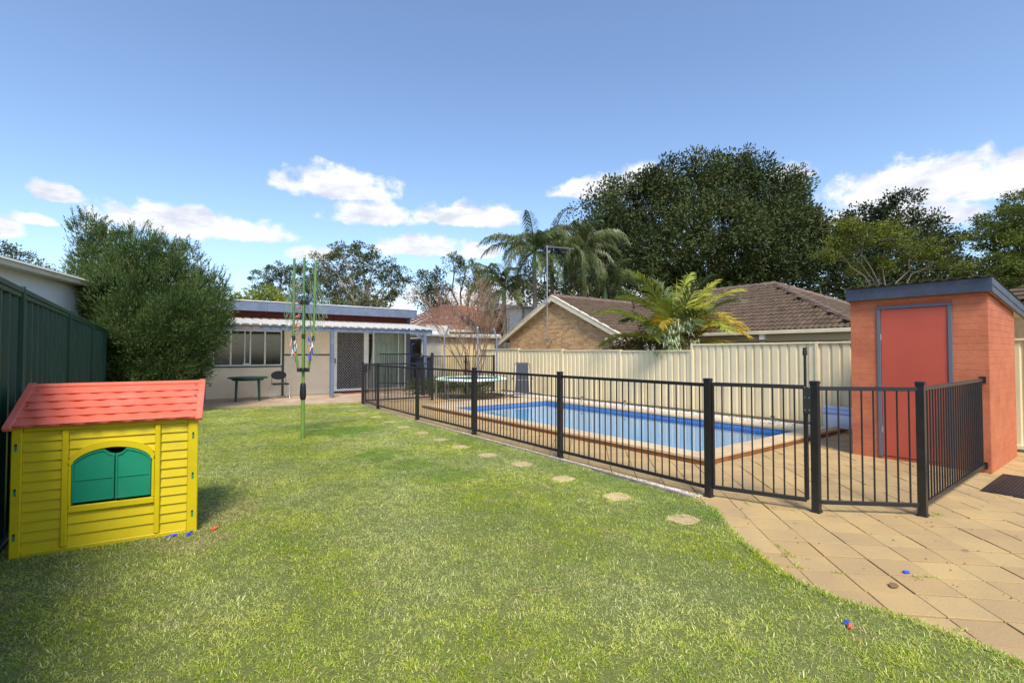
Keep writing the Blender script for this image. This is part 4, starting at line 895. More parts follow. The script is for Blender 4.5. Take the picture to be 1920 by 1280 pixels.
# ------------------------------------------------------------ pool-side things
fl = thing('pool_float', (10.66, 3.85, .1), 'folded lilac striped pool mattress leaning on the cream fence beside the shed', 'pool float')
M_lil = [mat('lilac_a', srgb(168, 176, 214), None, 3, .5), mat('lilac_b', srgb(196, 208, 232), None, 3, .5), mat('float_white', srgb(222, 228, 236), srgb(206, 214, 226), 4, .5)]
for k in range(4):
    z = .34+.035*k; b = MB(); b.tube([(10.63+.02*k, 3.1, z), (10.62+.02*k, 3.6, z+.02), (10.63+.02*k, 4.07, z+.02)], .03, 8); b.build('stripe', M_lil[k % 2], fl, True)
b = MB(); b.grid(lambda u, v: (10.60-.02*math.sin(v*3.1), 3.1+.95*u, .09+.25*v), 6, 5); b.prism([(10.61, 3.1, .09), (10.61, 4.05, .09), (10.70, 4.05, .33), (10.70, 3.1, .33)], (.02, 0, 0)); b.build('cover', M_lil[2], fl, True)
b = MB(); b.tube([(9.5, 3.84, .125), (11.2, 3.80, .135)], .016, 8); b.build('pool_pole', M_white, label='white telescopic pool pole lying on the coping beside the shed', cat='pole')
for k, (x, y, lab) in enumerate(((10.2, 10.35, 'farthest small solar garden light on the strip behind the pool'), (10.25, 8.75, 'second farthest solar garden light along the cream fence'), (10.28, 6.25, 'short solar garden light behind the middle fence post on the gravel strip'), (10.22, 4.85, 'nearest solar garden light on the gravel strip seen through the gate'))):
    g = thing('garden_light', (x, y, .07), lab, 'garden light', 'solar lights along the pool'); MB().tube([(x, y, .05), (x, y, .15)], .008, 6).build('stake', M_blackp, g)
    MB().tube([(x, y, .15), (x, y, .16), (x, y, .22), (x, y, .23)], [.02, .035, .04, .04], 10).build('lamp', M_steel, g, True); MB().tube([(x, y, .231), (x, y, .245)], [.05, .03], 10).build('cap', M_blackp, g, True)
# trampoline
TX, TY, TR, TZ = 8.72, 14.15, 1.22, .66
tr = thing('trampoline', (TX, TY, 0), 'round trampoline with green and white edge pad behind the pool fence', 'trampoline')
b = MB(); b.tube([(TX, TY, TZ), (TX, TY, TZ+.01)], TR-.26, 40); b.build('mat', mat('trampoline_mat', srgb(44, 46, 48), None, 20, .8), tr)
M_pg = mat('pad_green', srgb(150, 200, 168), srgb(170, 210, 186), 4, .5); M_pw = mat('pad_white', srgb(224, 232, 226), None, 4, .5)
for k in range(16):
    b = MB(); a0, a1 = 2*math.pi*k/16, 2*math.pi*(k+1)/16
    b.grid(lambda u, v: (TX+math.cos(a0+(a1-a0)*u)*(TR-.25+.27*v), TY+math.sin(a0+(a1-a0)*u)*(TR-.25+.27*v), TZ+.02+.03*math.sin(math.pi*v)-.045*max(0, v-.8)/.2), 4, 6); b.build('pad', (M_pg, M_pw)[k % 2], tr, True)
MB().tube([(TX+math.cos(2*math.pi*i/40)*TR, TY+math.sin(2*math.pi*i/40)*TR, TZ-.02) for i in range(41)], .02, 6, False).build('frame', M_steel, tr, True)
for k in range(4):
    a = rad(20+90*k); a2 = a+rad(46)
    p = [(TX+math.cos(t)*TR*.98, TY+math.sin(t)*TR*.98, z) for t, z in ((a, TZ-.03), (a, .05), (a2, .05), (a2, TZ-.03))]
    b = MB(); b.tube([p[0], p[1]], .018, 8); b.tube([p[1], p[2]], .018, 8); b.tube([p[2], p[3]], .018, 8); b.build('leg', M_steel, tr, True)
for k, (px, lean) in enumerate(((-.72, .10), (.12, 0), (.62, -.08))):
    pt = Vector((TX, TY, 0))+camR*px*1.36+camF*(.55 if k == 1 else .3)
    b = MB(); b.tube([(pt.x, pt.y, TZ-.1), (pt.x, pt.y, 2.05), (pt.x+lean*camR.x*1.4, pt.y+lean*camR.y*1.4, 2.42)], .031, 8); q = b.build('net_pole', M_greyfoam, tr, True)
    e = (pt.x+lean*camR.x*1.4, pt.y+lean*camR.y*1.4); MB().tube([(*e, 2.42), (*e, 2.47)], .022, 8).build('pole_cap', M_blackp if k != 1 else M_white, q, True)
# folded recliner
rc = thing('reclining_chair', (10.05, 13.1, .05), 'grey sling reclining chair standing upright near the far pool corner', 'chair')
RC = Vector((10.05, 13.05, .08)); rx = camR
def rq(a, z, d=0): return RC+rx*a+Vector((0,0,z))-camF*d
b = MB(); b.tube([rq(-.30, .02), rq(-.28, .55, -.02), rq(-.255, 1.06, -.1), rq(-.20, 1.12, -.11), rq(.20, 1.12, -.11), rq(.255, 1.06, -.1), rq(.28, .55, -.02), rq(.30, .02)], .013, 8); b.build('frame', M_blackp, rc, True)
b = MB(); b.prism([rq(-.20, 1.10, -.10), rq(.20, 1.10, -.10), rq(.22, .55, -.01), rq(-.22, .55, -.01)], camF*.02); b.build('backrest', M_fabric, rc); b = MB(); b.prism([rq(-.22, .54, .0), rq(.22, .54, .0), rq(.24, .14, .05), rq(-.24, .14, .05)], camF*.02); b.build('seat', M_fabric, rc)
b = MB()
for i in range(26):
    z = .16+i*.035; w = .24-.03*z
    for s in (-1, 1): b.bar(rq(s*(w-.01), z), rq(s*(w+.05), z), .006)
b.build('cord', M_white, rc, kind='stuff')
for s in (-1, 1): MB().tube([rq(s*.33, .58, -.1), rq(s*.34, .60, .16)], .022, 8).build('armrest', M_blackp, rc, True)
b = MB(); b.tube([rq(-.30, .02, .12), rq(.30, .02, .12)], .013, 8); b.tube([rq(-.30, .02, -.22), rq(.30, .02, -.22)], .013, 8); b.tube([rq(-.30, .02, .12), rq(-.30, .02, -.22)], .013, 8); b.tube([rq(.30, .02, .12), rq(.30, .02, -.22)], .013, 8); b.build('foot_frame', M_steel, rc, True)
# ------------------------------------------------------------ little shed and garage behind
ls = thing('garden_shed', (9.5, 19.4, 0), 'grey garden shed with corrugated roof and open dark doorway beside the cottage', 'shed')
M_grey = mat('shed_grey', srgb(198, 192, 180), srgb(178, 172, 160), 2, .8, .1, dirt=srgb(140, 130, 110), dscale=2, damt=.4)
cb('wall', M_grey, (8.5, 8.74, 19.3, 19.38, 0, 2.3), (9.34, 10.3, 19.3, 19.38, 0, 2.3), (8.741, 9.339, 19.3, 19.38, 2.2, 2.3), (10.22, 10.3, 19.381, 21.5, 0, 2.25), (8.5, 8.58, 19.381, 21.5, 0, 2.25), (8.58, 10.22, 21.4, 21.5, 0, 2.2), parent=ls)
cb('door_frame', M_white, (8.70, 8.74, 19.27, 19.299, 0, 2.24), (9.34, 9.38, 19.27, 19.299, 0, 2.24), parent=ls)
b = MB(); corr(b, 8.3, 10.45, 19.0, 2.33, 21.6, 2.75, .1, .025, sharp=False); b.build('roof', M_roofwhite, ls, True)
b = MB(); b.tube([(8.6, 19.25, .1), (8.85, 19.22, 1.9), (8.95, 19.22, 1.95)], .02, 6); b.build('pipe', PEGC['blue'], label='blue tubular frame leaning in the doorway of the grey garden shed', cat='frame')
tb_ = thing('wheelie_bin', (9.0, 18.6, 0), 'dark blue box cart standing in front of the grey garden shed', 'bin'); b = MB(); b.prism([(8.75, 18.5, .5), (9.4, 18.5, .5), (9.45, 18.5, 1.30), (8.7, 18.5, 1.30)], (0, .5, 0)); b.build('body', mat('dark_blue_plastic', srgb(30, 40, 66), None, 3, .5), tb_, bevel=.02); b = MB(); b.box(8.68, 9.47, 18.46, 19.02, 1.301, 1.36); b.build('lid', M_blackp, tb_, bevel=.01)
for x in (8.85, 9.3):
    for y in (18.55, 18.95): MB().box(x-.02, x+.02, y-.02, y+.02, .0, .5).build('leg', M_blackp, tb_)
gr = thing('garage', (12.4, 21, 0), 'cream rendered garage with pale low roof behind the bare shrub', 'garage')
cb('wall', mat('garage_cream', srgb(224, 200, 150), srgb(206, 182, 136), 1, .85, .1, dirt=srgb(170, 150, 116), dscale=1.2, damt=.4), (10.75, 14.0, 20.5, 20.6, -.1, 2.27), (10.75, 10.85, 20.601, 25, -.1, 2.27), (13.9, 14.0, 20.601, 25, -.1, 2.27), parent=gr)
b = MB(); b.prism([(10.6, 20.3, 2.27), (14.25, 20.3, 2.38), (14.25, 20.3, 2.50), (10.6, 20.3, 2.42)], (0, 5, 0)); b.build('roof', M_roofwhite, gr); cb('gutter', M_grey, (10.6, 14.25, 20.24, 20.299, 2.30, 2.42), parent=gr)
cb('rear_wall', M_grey, (10.9, 12.2, 22, 22.1, 2.3, 2.95), parent=gr)
# ------------------------------------------------------------ houses
def hip_roof(name, p, x0, x1, y0, y1, z0, z1, m, rows=14):
    """hip roof in stepped courses"""
    w = (y1-y0)/2; l = (x1-x0)/2; r = min(w, l); b = MB()
    for k in range(rows):
        t0, t1 = k/rows, (k+1)/rows; a, c = r*t0, r*t1; za, zb = z0+(z1-z0)*t0+.025, z0+(z1-z0)*t1
        b.poly([(x0+a,y0+a,za),(x1-a,y0+a,za),(x1-a,y1-a,za),(x0+a,y1-a,za),(x0+c,y0+c,zb),(x1-c,y0+c,zb),(x1-c,y1-c,zb),(x0+c,y1-c,zb)], [(0,1,5,4),(1,2,6,5),(2,3,7,6),(3,0,4,7)])
    return b.build(name, m, p)
oh = thing('tiled_house', (15, 29, 0), 'house with orange terracotta tiled hip roof beyond the cottage', 'house')
hip_roof('roof', oh, 11.8, 20.4, 24.9, 32, 2.9, 4.75, M_orange_tile, 20); cb('wall', M_grey, (12.3, 19.9, 25.4, 31.5, -.1, 2.9), parent=oh); cb('gutter', M_trim, (11.75, 20.45, 24.8, 24.9, 2.78, 2.92), parent=oh)
oh2 = thing('tiled_house', (20, 27, 0), 'second orange tiled roof seen behind the bare shrub and palms', 'house')
# ridge capped gable beside the palms
b = MB()
for k in range(16):
    t0, t1 = k/16, (k+1)/16; b.poly([(15.2, 23.2+3.2*t0, 2.7+1.85*t0+.03), (20.5, 23.2+3.2*t0, 2.7+1.85*t0+.03), (20.5, 23.2+3.2*t1, 2.7+1.85*t1), (15.2, 23.2+3.2*t1, 2.7+1.85*t1)], [(0,1,2,3)])
b.build('roof', mat('orange_tile_b', srgb(176, 110, 74), srgb(150, 92, 64), 5, .8, .3), oh2); cb('wall', M_grey, (15.4, 20.3, 23.6, 29.5, -.1, 2.7), parent=oh2)
wh = thing('weatherboard_house', (19, 23, 0), 'white weatherboard house glimpsed between the palm trunks', 'house')
b = MB()
for k in range(23):
    z = .2+k*.17; b.prism([(16.9, 22.0, z), (16.9, 21.975, z), (16.9, 22.0, z+.168)], (5.5, 0, 0)); b.prism([(16.9, 22.02, z), (16.875, 22.02, z), (16.9, 22.02, z+.168)], (0, 5, 0))
b.build('weatherboard', M_white, wh, kind='stuff'); cb('wall', M_white, (16.901, 22.4, 22.001, 27, -.1, 4.15), parent=wh)
w_ = cb('window', M_white, (16.80, 16.885, 23.2, 24.6, 2.75, 3.9), parent=wh, bevel=.01); cb('pane', M_glass, (16.79, 16.799, 23.28, 24.52, 2.83, 3.82), parent=w_); cb('window', M_glass, (17.5, 18.5, 21.94, 21.96, 2.8, 3.9), parent=wh)
b = MB(); b.prism([(16.5, 21.5, 4.15), (16.5, 27.5, 4.15), (16.5, 24.5, 4.6)], (6.2, 0, 0)); b.build('roof', M_grey, wh)
# brick house with gable
bh_ = thing('brick_house', (17, 12, 0), 'tan brick house with brown tiled roof and cream gable beyond the cream fence', 'house')
GX, GY0, GY1, GRY, GZE, GZR = 13.45, 11.35, 19.0, 15.2, 2.08, 3.86
gz = lambda y: GZE+(GZR-GZE)*(1-abs(y-GRY)/(GRY-GY0))
b = MB(); b.prism([(GX+.012, GY0+.5, .0), (GX+.012, GY1-.55, .0), (GX+.012, GY1-.55, gz(GY1-.55)-.12), (GX+.012, GRY, GZR-.12), (GX+.012, GY0+.5, gz(GY0+.5)-.12)], (.1, 0, 0)); b.build('wall', M_mort, bh_)
items = []; cw, ch = .24, .086; r = 0; z = 1.3
while z < 3.7:
    y = GY0+.5-(cw/2 if r % 2 else 0)
    while y < GY1-.55:
        a, c = max(y, GY0+.5), min(y+cw-.01, GY1-.55)
        if c-a > .05 and min(gz(a), gz(c)) > z+ch+.02:
            p = random.uniform(0, .004); items.append((lambda b, a=a, c=c, z=z, p=p: b.box(GX-p, GX+.02, a, c, z, z+ch-.01), (GX, (a+c)/2, z+.04)))
        y += cw
    z += ch; r += 1
its = sorted(items, key=lambda it: (Vector(it[1])-CAMP).length)
for f, c in its[:300]: b = MB(); f(b); b.build('brick', M_brick, bh_)
b = MB(); [f(b) for f, c in its[300:]]; b.build('brickwork', M_brickfar, bh_, kind='stuff')
for s, (ya, yb) in enumerate(((GY0-.05, GRY), (GY1+.05, GRY))):
    za, zb = gz(GY0)-.03, GZR
    b = MB(); b.prism([(GX-.22, ya, za-.15), (GX-.22, ya, za+.03), (GX-.22, yb, zb+.05), (GX-.22, yb, zb-.15)], (.03, 0, 0)); b.build('barge_board', M_trim, bh_)
    b = MB(); b.prism([(GX-.19, ya, za-.13), (GX-.19, ya, za-.11), (GX-.19, yb, zb-.11), (GX-.19, yb, zb-.13)], (.19, 0, 0)); b.prism([(GX-.235, ya, za+.031), (GX-.235, ya, za+.07), (GX-.235, yb, zb+.09), (GX-.235, yb, zb+.051)], (.14, 0, 0)); b.build('barge_trim', M_trim, bh_)
MB().box(GX-.19, GX+.1, GY0-.03, GY0+.46, 1.80, 1.98).build('eave_box', M_white, bh_)
# tiles
def tile(b, o, u, v, n, w=.30, l=.36):
    P = []
    S_ = [(0,0), (.12,.030), (.28,.040), (.42,.022), (.52,.0), (.66,.030), (.80,.040), (1,.0)]
    for t, lift in ((0, .024), (1, 0)):
        for s, h in S_: P.append(o+u*(s*w)+v*(t*l)+n*(h+lift))
    for s, h in S_: P.append(o+u*(s*w)+n*(h-.006))
    m = len(S_); b.poly(P, [(i, i+1, m+i+1, m+i) for i in range(m-1)]+[(2*m+i, 2*m+i+1, i+1, i) for i in range(m-1)])
tiles = []
def slope(o, u, v, n, nu, nv, test, w=.30, e=.31):
    o, u, v, n = Vector(o), Vector(u).normalized(), Vector(v).normalized(), Vector(n).normalized()
    for j in range(nv):
        for i in range(nu):
            q = o+u*((i+(.5 if j % 2 else 0))*w)+v*(j*e); c = q+u*w/2+v*e/2
            if test(c): tiles.append((lambda b, q=q: tile(b, q, u, v, n), tuple(c)))
p1 = math.atan2(GZR-GZE, GRY-GY0)
MX, MZ, RX, RZ = 14.4, 2.18, 18.4, 4.04; HY0 = 4.57
p2 = math.atan2(RZ-MZ, RX-MX)
slope((GX-.2, GY0-.05, GZE-.0), (1,0,0), (0, math.cos(p1), math.sin(p1)), (0, -math.sin(p1), math.cos(p1)), 20, 14, lambda c: c.y < GRY-.1 and c.x > GX-.1 and c.x < MX+.1+(c.y-GY0))
slope((MX-.05, HY0, MZ), (0,1,0), (math.cos(p2), 0, math.sin(p2)), (-math.sin(p2), 0, math.cos(p2)), 32, 14, lambda c: c.x < RX and c.y < GY0+.15+(c.x-MX) and c.y > HY0+(c.x-MX)-.1)
slope((MX, HY0-.05, MZ), (1,0,0), (0, math.cos(p2), math.sin(p2)), (0, -math.sin(p2), math.cos(p2)), 28, 14, lambda c: c.y-HY0 < 4 and c.x > MX+(c.y-HY0)-.1 and c.x < MX+8-(c.y-HY0)+.1)
ts = sorted(tiles, key=lambda it: (Vector(it[1])-CAMP).length)
for f, c in ts[:300]: b = MB(); f(b); b.build('roof_tile', M_brown_tile, bh_)
b = MB(); [f(b) for f, c in ts[300:]]; b.build('tile_courses', M_brown_row, bh_, kind='stuff')
b = MB(); e_ = .03   # plain underlay below the tiles
b.poly([(GX-.18, GY0, GZE-e_), (MX, GY0, GZE-e_), (MX+3.9, GRY, GZR-e_), (GX-.18, GRY, GZR-e_), (GX-.18, GY1, GZE-e_), (MX+3.9, GY1, GZE-e_)], [(0,1,2,3), (3,2,5,4)])
b.poly([(MX, HY0, MZ-e_), (RX, HY0+4, RZ-e_), (RX, GRY, RZ-e_), (MX, GY0, MZ-e_), (RX+4, HY0, MZ-e_), (RX+4, GRY+4, MZ-e_)], [(0,1,2,3), (0,4,1), (4,5,2,1)])
b.build('roof_underlay', M_brown_row, bh_)
M_cap = mat('ridge_cap_tile', srgb(124, 102, 88), srgb(104, 86, 76), 4, .75, .3, rnd=.08)
def caps(a, c, m=M_cap):
    a, c = Vector(a), Vector(c); L = (c-a).length; n = int(L/.33)
    for i in range(n):
        p, q = a.lerp(c, i/n), a.lerp(c, (i+1.15)/n); MB().tube([p+Vector((0,0,.03)), q+Vector((0,0,.015))], [.13, .11], 8).build('ridge_cap', m, bh_, True)
caps((MX, HY0, MZ), (RX, HY0+4, RZ)); caps((RX, HY0+4, RZ), (RX, GRY, RZ)); caps((RX+4, HY0, MZ), (RX, HY0+4, RZ)); caps((GX-.15, GRY, GZR), (RX-.2, GRY, GZR))
cb('gutter', M_trim, (MX-.14, MX-.03, HY0-.1, GY0-.06, MZ-.10, MZ+.005), (GX-.1, MX-.03, GY0-.14, GY0-.06, GZE-.12, GZE-.01), (MX-.03, MX+8.2, HY0-.14, HY0-.03, MZ-.10, MZ+.005), parent=bh_, bevel=.01)
cb('fascia', mat('khaki_fascia', srgb(168, 152, 118), None, 2, .7), (MX+.0, MX+.03, HY0, GY0-.1, MZ-.30, MZ-.03), parent=bh_)
cb('wall', M_trim, (MX+.6, MX+.7, HY0+.5, GY0, 0, MZ-.1), (MX+.7, MX+7.5, HY0+.5, HY0+.6, 0, MZ-.1), parent=bh_); cb('side_wall', M_brickfar, (GX+.112, MX+.6, GY0+.5, GY0+.6, 0, GZE-.05), parent=bh_)
cb('beam', M_trim, (MX+.04, MX+.12, HY0+.9, 9.5, 1.66, 1.84), parent=bh_, bevel=.005); cb('post', M_trim, (MX+.03, MX+.13, 4.95, 5.05, 0, 1.85), parent=bh_); cb('post', M_trim, (MX+.03, MX+.13, 7.05, 7.17, 0, 2.08), parent=bh_); cb('downpipe_head', M_white, (MX-.1, MX+.02, 7.0, 7.14, 1.93, 2.08), parent=bh_)
w_ = cb('window', M_trim, (MX+.55, MX+.6, 5.4, 9.3, .9, 1.72), parent=bh_); cb('pane', M_glass, (MX+.54, MX+.549, 5.45, 7.3, .95, 1.66), (MX+.54, MX+.549, 7.4, 9.25, .95, 1.66), parent=w_); cb('brick_pier', M_brickfar, (MX+.5, MX+.58, HY0+.5, 5.3, 0, 2.0), parent=bh_)
nh = thing('neighbour_house', (17.5, 1.5, 0), 'brown roofed house glimpsed at the right edge beyond the orange shed', 'house')
cb('wall', M_brickfar, (16.6, 24, -3.5, 2.6, 0, 2.75), parent=nh); hip_roof('roof', nh, 16.1, 24.5, -4.0, 3.1, 2.76, 4.2, M_brown_row, 12)
# light, vents on the gable
g = thing('wall_light', (GX-.1, 12.2, 1.95), 'small round grey light fitting on the brick gable wall', 'wall light'); MB().tube([(GX-.005, 12.2, 1.92), (GX-.10, 12.2, 1.92)], .04, 8).build('bracket', M_trim, g); MB().tube([(GX-.10, 12.2, 1.93), (GX-.10, 12.2, 1.97), (GX-.10, 12.2, 2.05), (GX-.10, 12.2, 2.10)], [.08, .13, .12, .05], 12).build('shade', mat('light_shade', srgb(160, 152, 136), None, 5, .7), g, True)
# antenna
an = thing('tv_antenna', (GX-.3, 15.3, 2), 'tall galvanised television antenna mast clamped to the brick gable', 'antenna')
ax_, ay_ = GX-.28, 15.38
MB().tube([(ax_, ay_, 2.0), (ax_, ay_, 6.05)], .024, 8).build('mast', M_steel, an, True)
for z in (2.08, 3.62): MB().bar((ax_, ay_, z), (GX, ay_, z), .04, .03).bar((ax_-.03, ay_+.2, z), (ax_-.03, ay_-.2, z), .03, .05).build('bracket', M_steel, an)
b = MB(); B0, B1 = Vector((ax_, ay_+.1, 6.0)), Vector((ax_+.0, ay_-1.6, 5.62)); b.tube([B0, B1], .014, 6); b.build('boom', M_steel, an)
for i in range(11):
    q = B0.lerp(B1, .05+.09*i); w = .26-.012*i; MB().tube([q+Vector((-w*.8, 0, w*.25)), q, q+Vector((w*.8, 0, w*.25))], .008, 4).build('element', M_steel, an)
# white house at the left
lh = thing('neighbour_house', (-2.5, 13, 0), 'white house with pale grey roof edge above the green fence at far left', 'house')
P0, P1 = Vector((-3.14, 10.52, 3.23)), Vector((-1.83, 14.57, 3.37))
P0.z = P1.z = 3.36; dd = (P1-P0).normalized(); P2 = P1+dd*4.5; P0 = P0-dd*3; out = Vector((dd.y, -dd.x, 0))
b = MB(); b.prism([P0+Vector((0,0,-3.36))-out*.35, P2+Vector((0,0,-3.36))-out*.35, P2+Vector((0,0,-.14))-out*.35, P0+Vector((0,0,-.14))-out*.35], -out*.1); b.build('wall', mat('pale_grey_wall', srgb(232, 234, 238), None, 1, .8), lh)
b = MB(); b.prism([P0+Vector((0,0,-.15)), P2+Vector((0,0,-.15)), P2+Vector((0,0,-.05)), P0+Vector((0,0,-.05))], -out*.1); b.prism([P0+Vector((0,0,-.13))-out*.1, P2+Vector((0,0,-.13))-out*.1, P2+Vector((0,0,-.11))-out*.1, P0+Vector((0,0,-.11))-out*.1], -out*.25); b.build('gutter', M_trim, lh)
b = MB(); b.prism([P0+Vector((0,0,-.048))+out*.03, P2+Vector((0,0,-.048))+out*.03, P2+Vector((0,0,.06))-out*.2, P0+Vector((0,0,.06))-out*.2], -out*3+Vector((0,0,.25))); b.build('roof', mat('grey_roof_sheet', srgb(168, 172, 160), None, 2, .5), lh)
# ------------------------------------------------------------ vegetation
def lm(name, a, b2, sc=.6, isl=.35, tr=.25, rough=.62): return mat(name, srgb(*a), srgb(*b2), sc, rough, spec=.25, island=isl, transl=tr, detail=3)
L_bush = lm('bottlebrush_leaf', (100, 118, 62), (62, 84, 42), 1.1, .5)
L_fig = lm('fig_leaf', (78, 88, 44), (54, 66, 34), .22, .4, .12)
L_dark = lm('dark_leaf', (68, 78, 44), (48, 58, 34), .25, .35, .12)
L_gum = lm('gum_leaf', (104, 112, 74), (76, 88, 58), .3, .35)
L_gum2 = lm('olive_gum_leaf', (112, 112, 76), (90, 92, 64), .3, .3)
L_cyp = lm('cypress_leaf', (50, 66, 40), (38, 52, 34), .4, .3, .1)
L_yel = lm('yellow_green_leaf', (120, 124, 44), (88, 100, 40), .5, .35)
L_feather = lm('feathery_leaf', (104, 116, 44), (78, 90, 40), .35, .35)
L_shrub = lm('shrub_leaf', (156, 164, 66), (112, 130, 60), .8, .35)
L_hedge = lm('hedge_leaf', (104, 116, 58), (128, 100, 66), 2.2, .35)
L_palm = lm('palm_leaflet', (82, 98, 50), (102, 110, 66), .5, .3, .2, .35)
L_palmy = lm('golden_palm_leaflet', (176, 172, 66), (136, 152, 62), .9, .3, .3, .35)
L_palmo = lm('yellowed_palm_leaflet', (196, 158, 44), (160, 150, 52), .9, .25, .3, .4)
L_drac = lm('strap_leaf', (204, 210, 168), (150, 168, 122), 3, .3, .15)
L_bare = mat('twig', srgb(148, 122, 102), srgb(120, 98, 84), 3, .9)
L_bud = lm('russet_leaf', (160, 118, 84), (138, 108, 78), 1.2, .3)
M_greybark = mat('grey_bark', srgb(128, 118, 102), srgb(92, 84, 72), 4, .85, .5)
# big fig
tree('fig_tree', (41.32, 24.2, 0), [(39.49, 25.55, 16.04, 3.64, 0.9), (42.25, 23.52, 16.78, 3.01, 0.85), (35.32, 27.39, 14.75, 2.94, 0.9), (32.43, 28.27, 13.51, 2.04, 0.95), (44.99, 21.49, 15.55, 3.01, 0.85), (47.43, 20.94, 16.37, 1.69, 1), (30.91, 28.15, 11.16, 2.35, 0.9), (33.01, 25.36, 10.04, 3.75, 0.85), (36.94, 22.46, 10.93, 4.19, 0.9), (41.89, 20.06, 10.93, 4.29, 0.9), (47.0, 18.77, 11.15, 3.13, 0.95), (47.73, 18.24, 8.28, 2.84, 1), (33.15, 27.74, 7.66, 2.78, 0.9), (37.63, 24.43, 7.19, 3.7, 0.9), (42.12, 21.13, 6.96, 3.94, 0.8), (33.4, 28.8, 16.44, 1.23, 1), (30.74, 29.52, 13.51, 1.57, 1), (30.54, 29.66, 11.16, 2.04, 0.95), (31.1, 29.25, 8.83, 2.32, 1), (35.14, 27.52, 16.68, 1.61, 0.9), (44.23, 22.06, 17.77, 1.46, 0.9), (45.49, 19.88, 14.03, 2.18, 1), (47.21, 17.38, 10.46, 2.13, 1), (46.39, 20.47, 17.03, 1.16, 1), (40.29, 24.96, 18.36, 1.46, 0.8), (37.73, 26.85, 18.02, 1.26, 0.8), (42.85, 23.07, 18.36, 1.26, 0.8)],
     L_fig, M_bark, 'huge dark spreading fig tree behind the brown tiled roof', trunk_r=.9, per_m2=.36, sub_r=1.0, n_leaf=150, leaf=(.28, .15), fork=.3, fill=.25)
tree('tree', (64.5, 17.05, 0), [(64.3, 17.2, 16.36, 2.64, 0.9), (67.06, 15.17, 14.33, 2.29, 0.9), (61.73, 19.09, 15.2, 2.29, 0.9), (63.45, 16.58, 11.81, 3.94, 0.9), (68.88, 13.82, 12.59, 1.61, 1.2), (59.35, 19.61, 10.67, 2.59, 1.1), (67.07, 12.67, 9.38, 1.98, 1), (64.39, 14.65, 8.83, 3.31, 0.8), (59.93, 17.93, 8.27, 3.31, 0.8)],
     L_dark, M_bark, 'dark evergreen tree behind the yellow-green tree with pale branches', trunk_r=.5, per_m2=.5, sub_r=.8, n_leaf=80, leaf=(.32, .17))
tree('tree', (36.66, 10.25, 0), [(34.94, 11.52, 8.75, 1.32, 0.6), (36.54, 10.33, 8.91, 1.46, 0.5), (38.27, 9.06, 7.91, 1.39, 0.5), (33.85, 12.31, 7.91, 0.99, 0.8), (39.06, 8.48, 7.24, 0.6, 0.7), (34.68, 11.7, 9.58, 0.79, 0.7), (37.18, 11.1, 7.09, 1.37, 0.5)],
     L_yel, M_greybark, 'yellow-green flat-topped tree with pale bare branches above the orange shed', trunk_r=.16, per_m2=1.6, sub_r=.45, n_leaf=60, leaf=(.17, .07), fork=.60, flat=.5, fill=.5, lr=.05)
tree('tree', (40.67, 3.56, 0), [(39.44, 4.47, 10.13, 1.07, 0.5), (38.57, 5.11, 9.08, 1.49, 0.45), (37.71, 5.74, 8.17, 1.19, 0.45), (37.69, 4.51, 7.35, 1.72, 0.45), (36.05, 5.73, 6.19, 1.32, 0.5), (37.31, 4.8, 5.61, 1.72, 0.5), (40.61, 3.6, 8.78, 2.08, 0.7), (40.07, 4.0, 6.07, 2.08, 0.7), (35.79, 5.91, 5.04, 1.15, 0.6)],
     L_feather, M_bark, 'feathery olive green tree cut by the right edge of the picture', trunk_r=.3, per_m2=2.4, sub_r=.42, n_leaf=70, leaf=(.17, .06), flat=.4, fill=.4)
tree('tree', (24.55, 26.62, 0), [(22.32, 28.27, 5.59, 1.35, 0.9), (24.25, 26.85, 5.59, 1.59, 0.9), (26.17, 25.43, 5.59, 1.59, 0.9), (28.21, 25.17, 6.52, 1.47, 1), (23.29, 27.56, 7.58, 1.19, 0.8), (25.37, 26.02, 8.78, 1.35, 1), (27.89, 25.4, 8.99, 1.47, 1), (24.57, 26.61, 7.58, 1.35, 1)],
     L_dark, M_bark, 'dark broadleaf tree filling in behind the feather palms', trunk_r=.3, per_m2=.7, sub_r=.6, n_leaf=50, leaf=(.26, .13))
# gums behind the cottage
tree('gum_tree', (11.26, 51.34, 0), [(9.67, 52.51, 9.98, 0.95, 0.6), (10.74, 51.72, 9.34, 1.38, 0.7), (8.74, 53.19, 9.07, 1.27, 0.5), (8.65, 52.02, 7.61, 1.14, 0.6), (10.97, 51.55, 7.47, 1.69, 0.8), (12.72, 51.5, 8.95, 1.4, 1), (9.91, 52.33, 6.94, 1.27, 0.6)],
     L_gum, M_bark, 'dark layered gum tree left of the clothes hoist above the cottage roof', trunk_r=.3, per_m2=.85, sub_r=.42, n_leaf=58, leaf=(.24, .09), flat=.6, fill=.3)
tree('gum_tree', (14.5, 41.49, 0), [(13.13, 42.5, 10.09, 1.39, 0.6), (14.44, 41.54, 10.23, 1.3, 0.6), (12.01, 43.33, 9.76, 0.74, 0.6), (15.19, 40.98, 9.29, 1.2, 0.6), (16.51, 40.01, 8.59, 1.39, 0.7), (14.83, 41.25, 7.89, 1.39, 0.7), (16.89, 39.73, 7.43, 1.11, 0.8), (13.65, 43.36, 8.28, 1.23, 0.8), (15.96, 40.42, 6.5, 1.2, 0.6), (14.09, 41.79, 6.26, 1.48, 0.7)],
     L_gum, M_palebark, 'large open-crowned gum tree right of the clothes hoist', trunk_r=.35, per_m2=.85, sub_r=.42, n_leaf=58, leaf=(.24, .09), flat=.55, fill=.25, fork=.55)
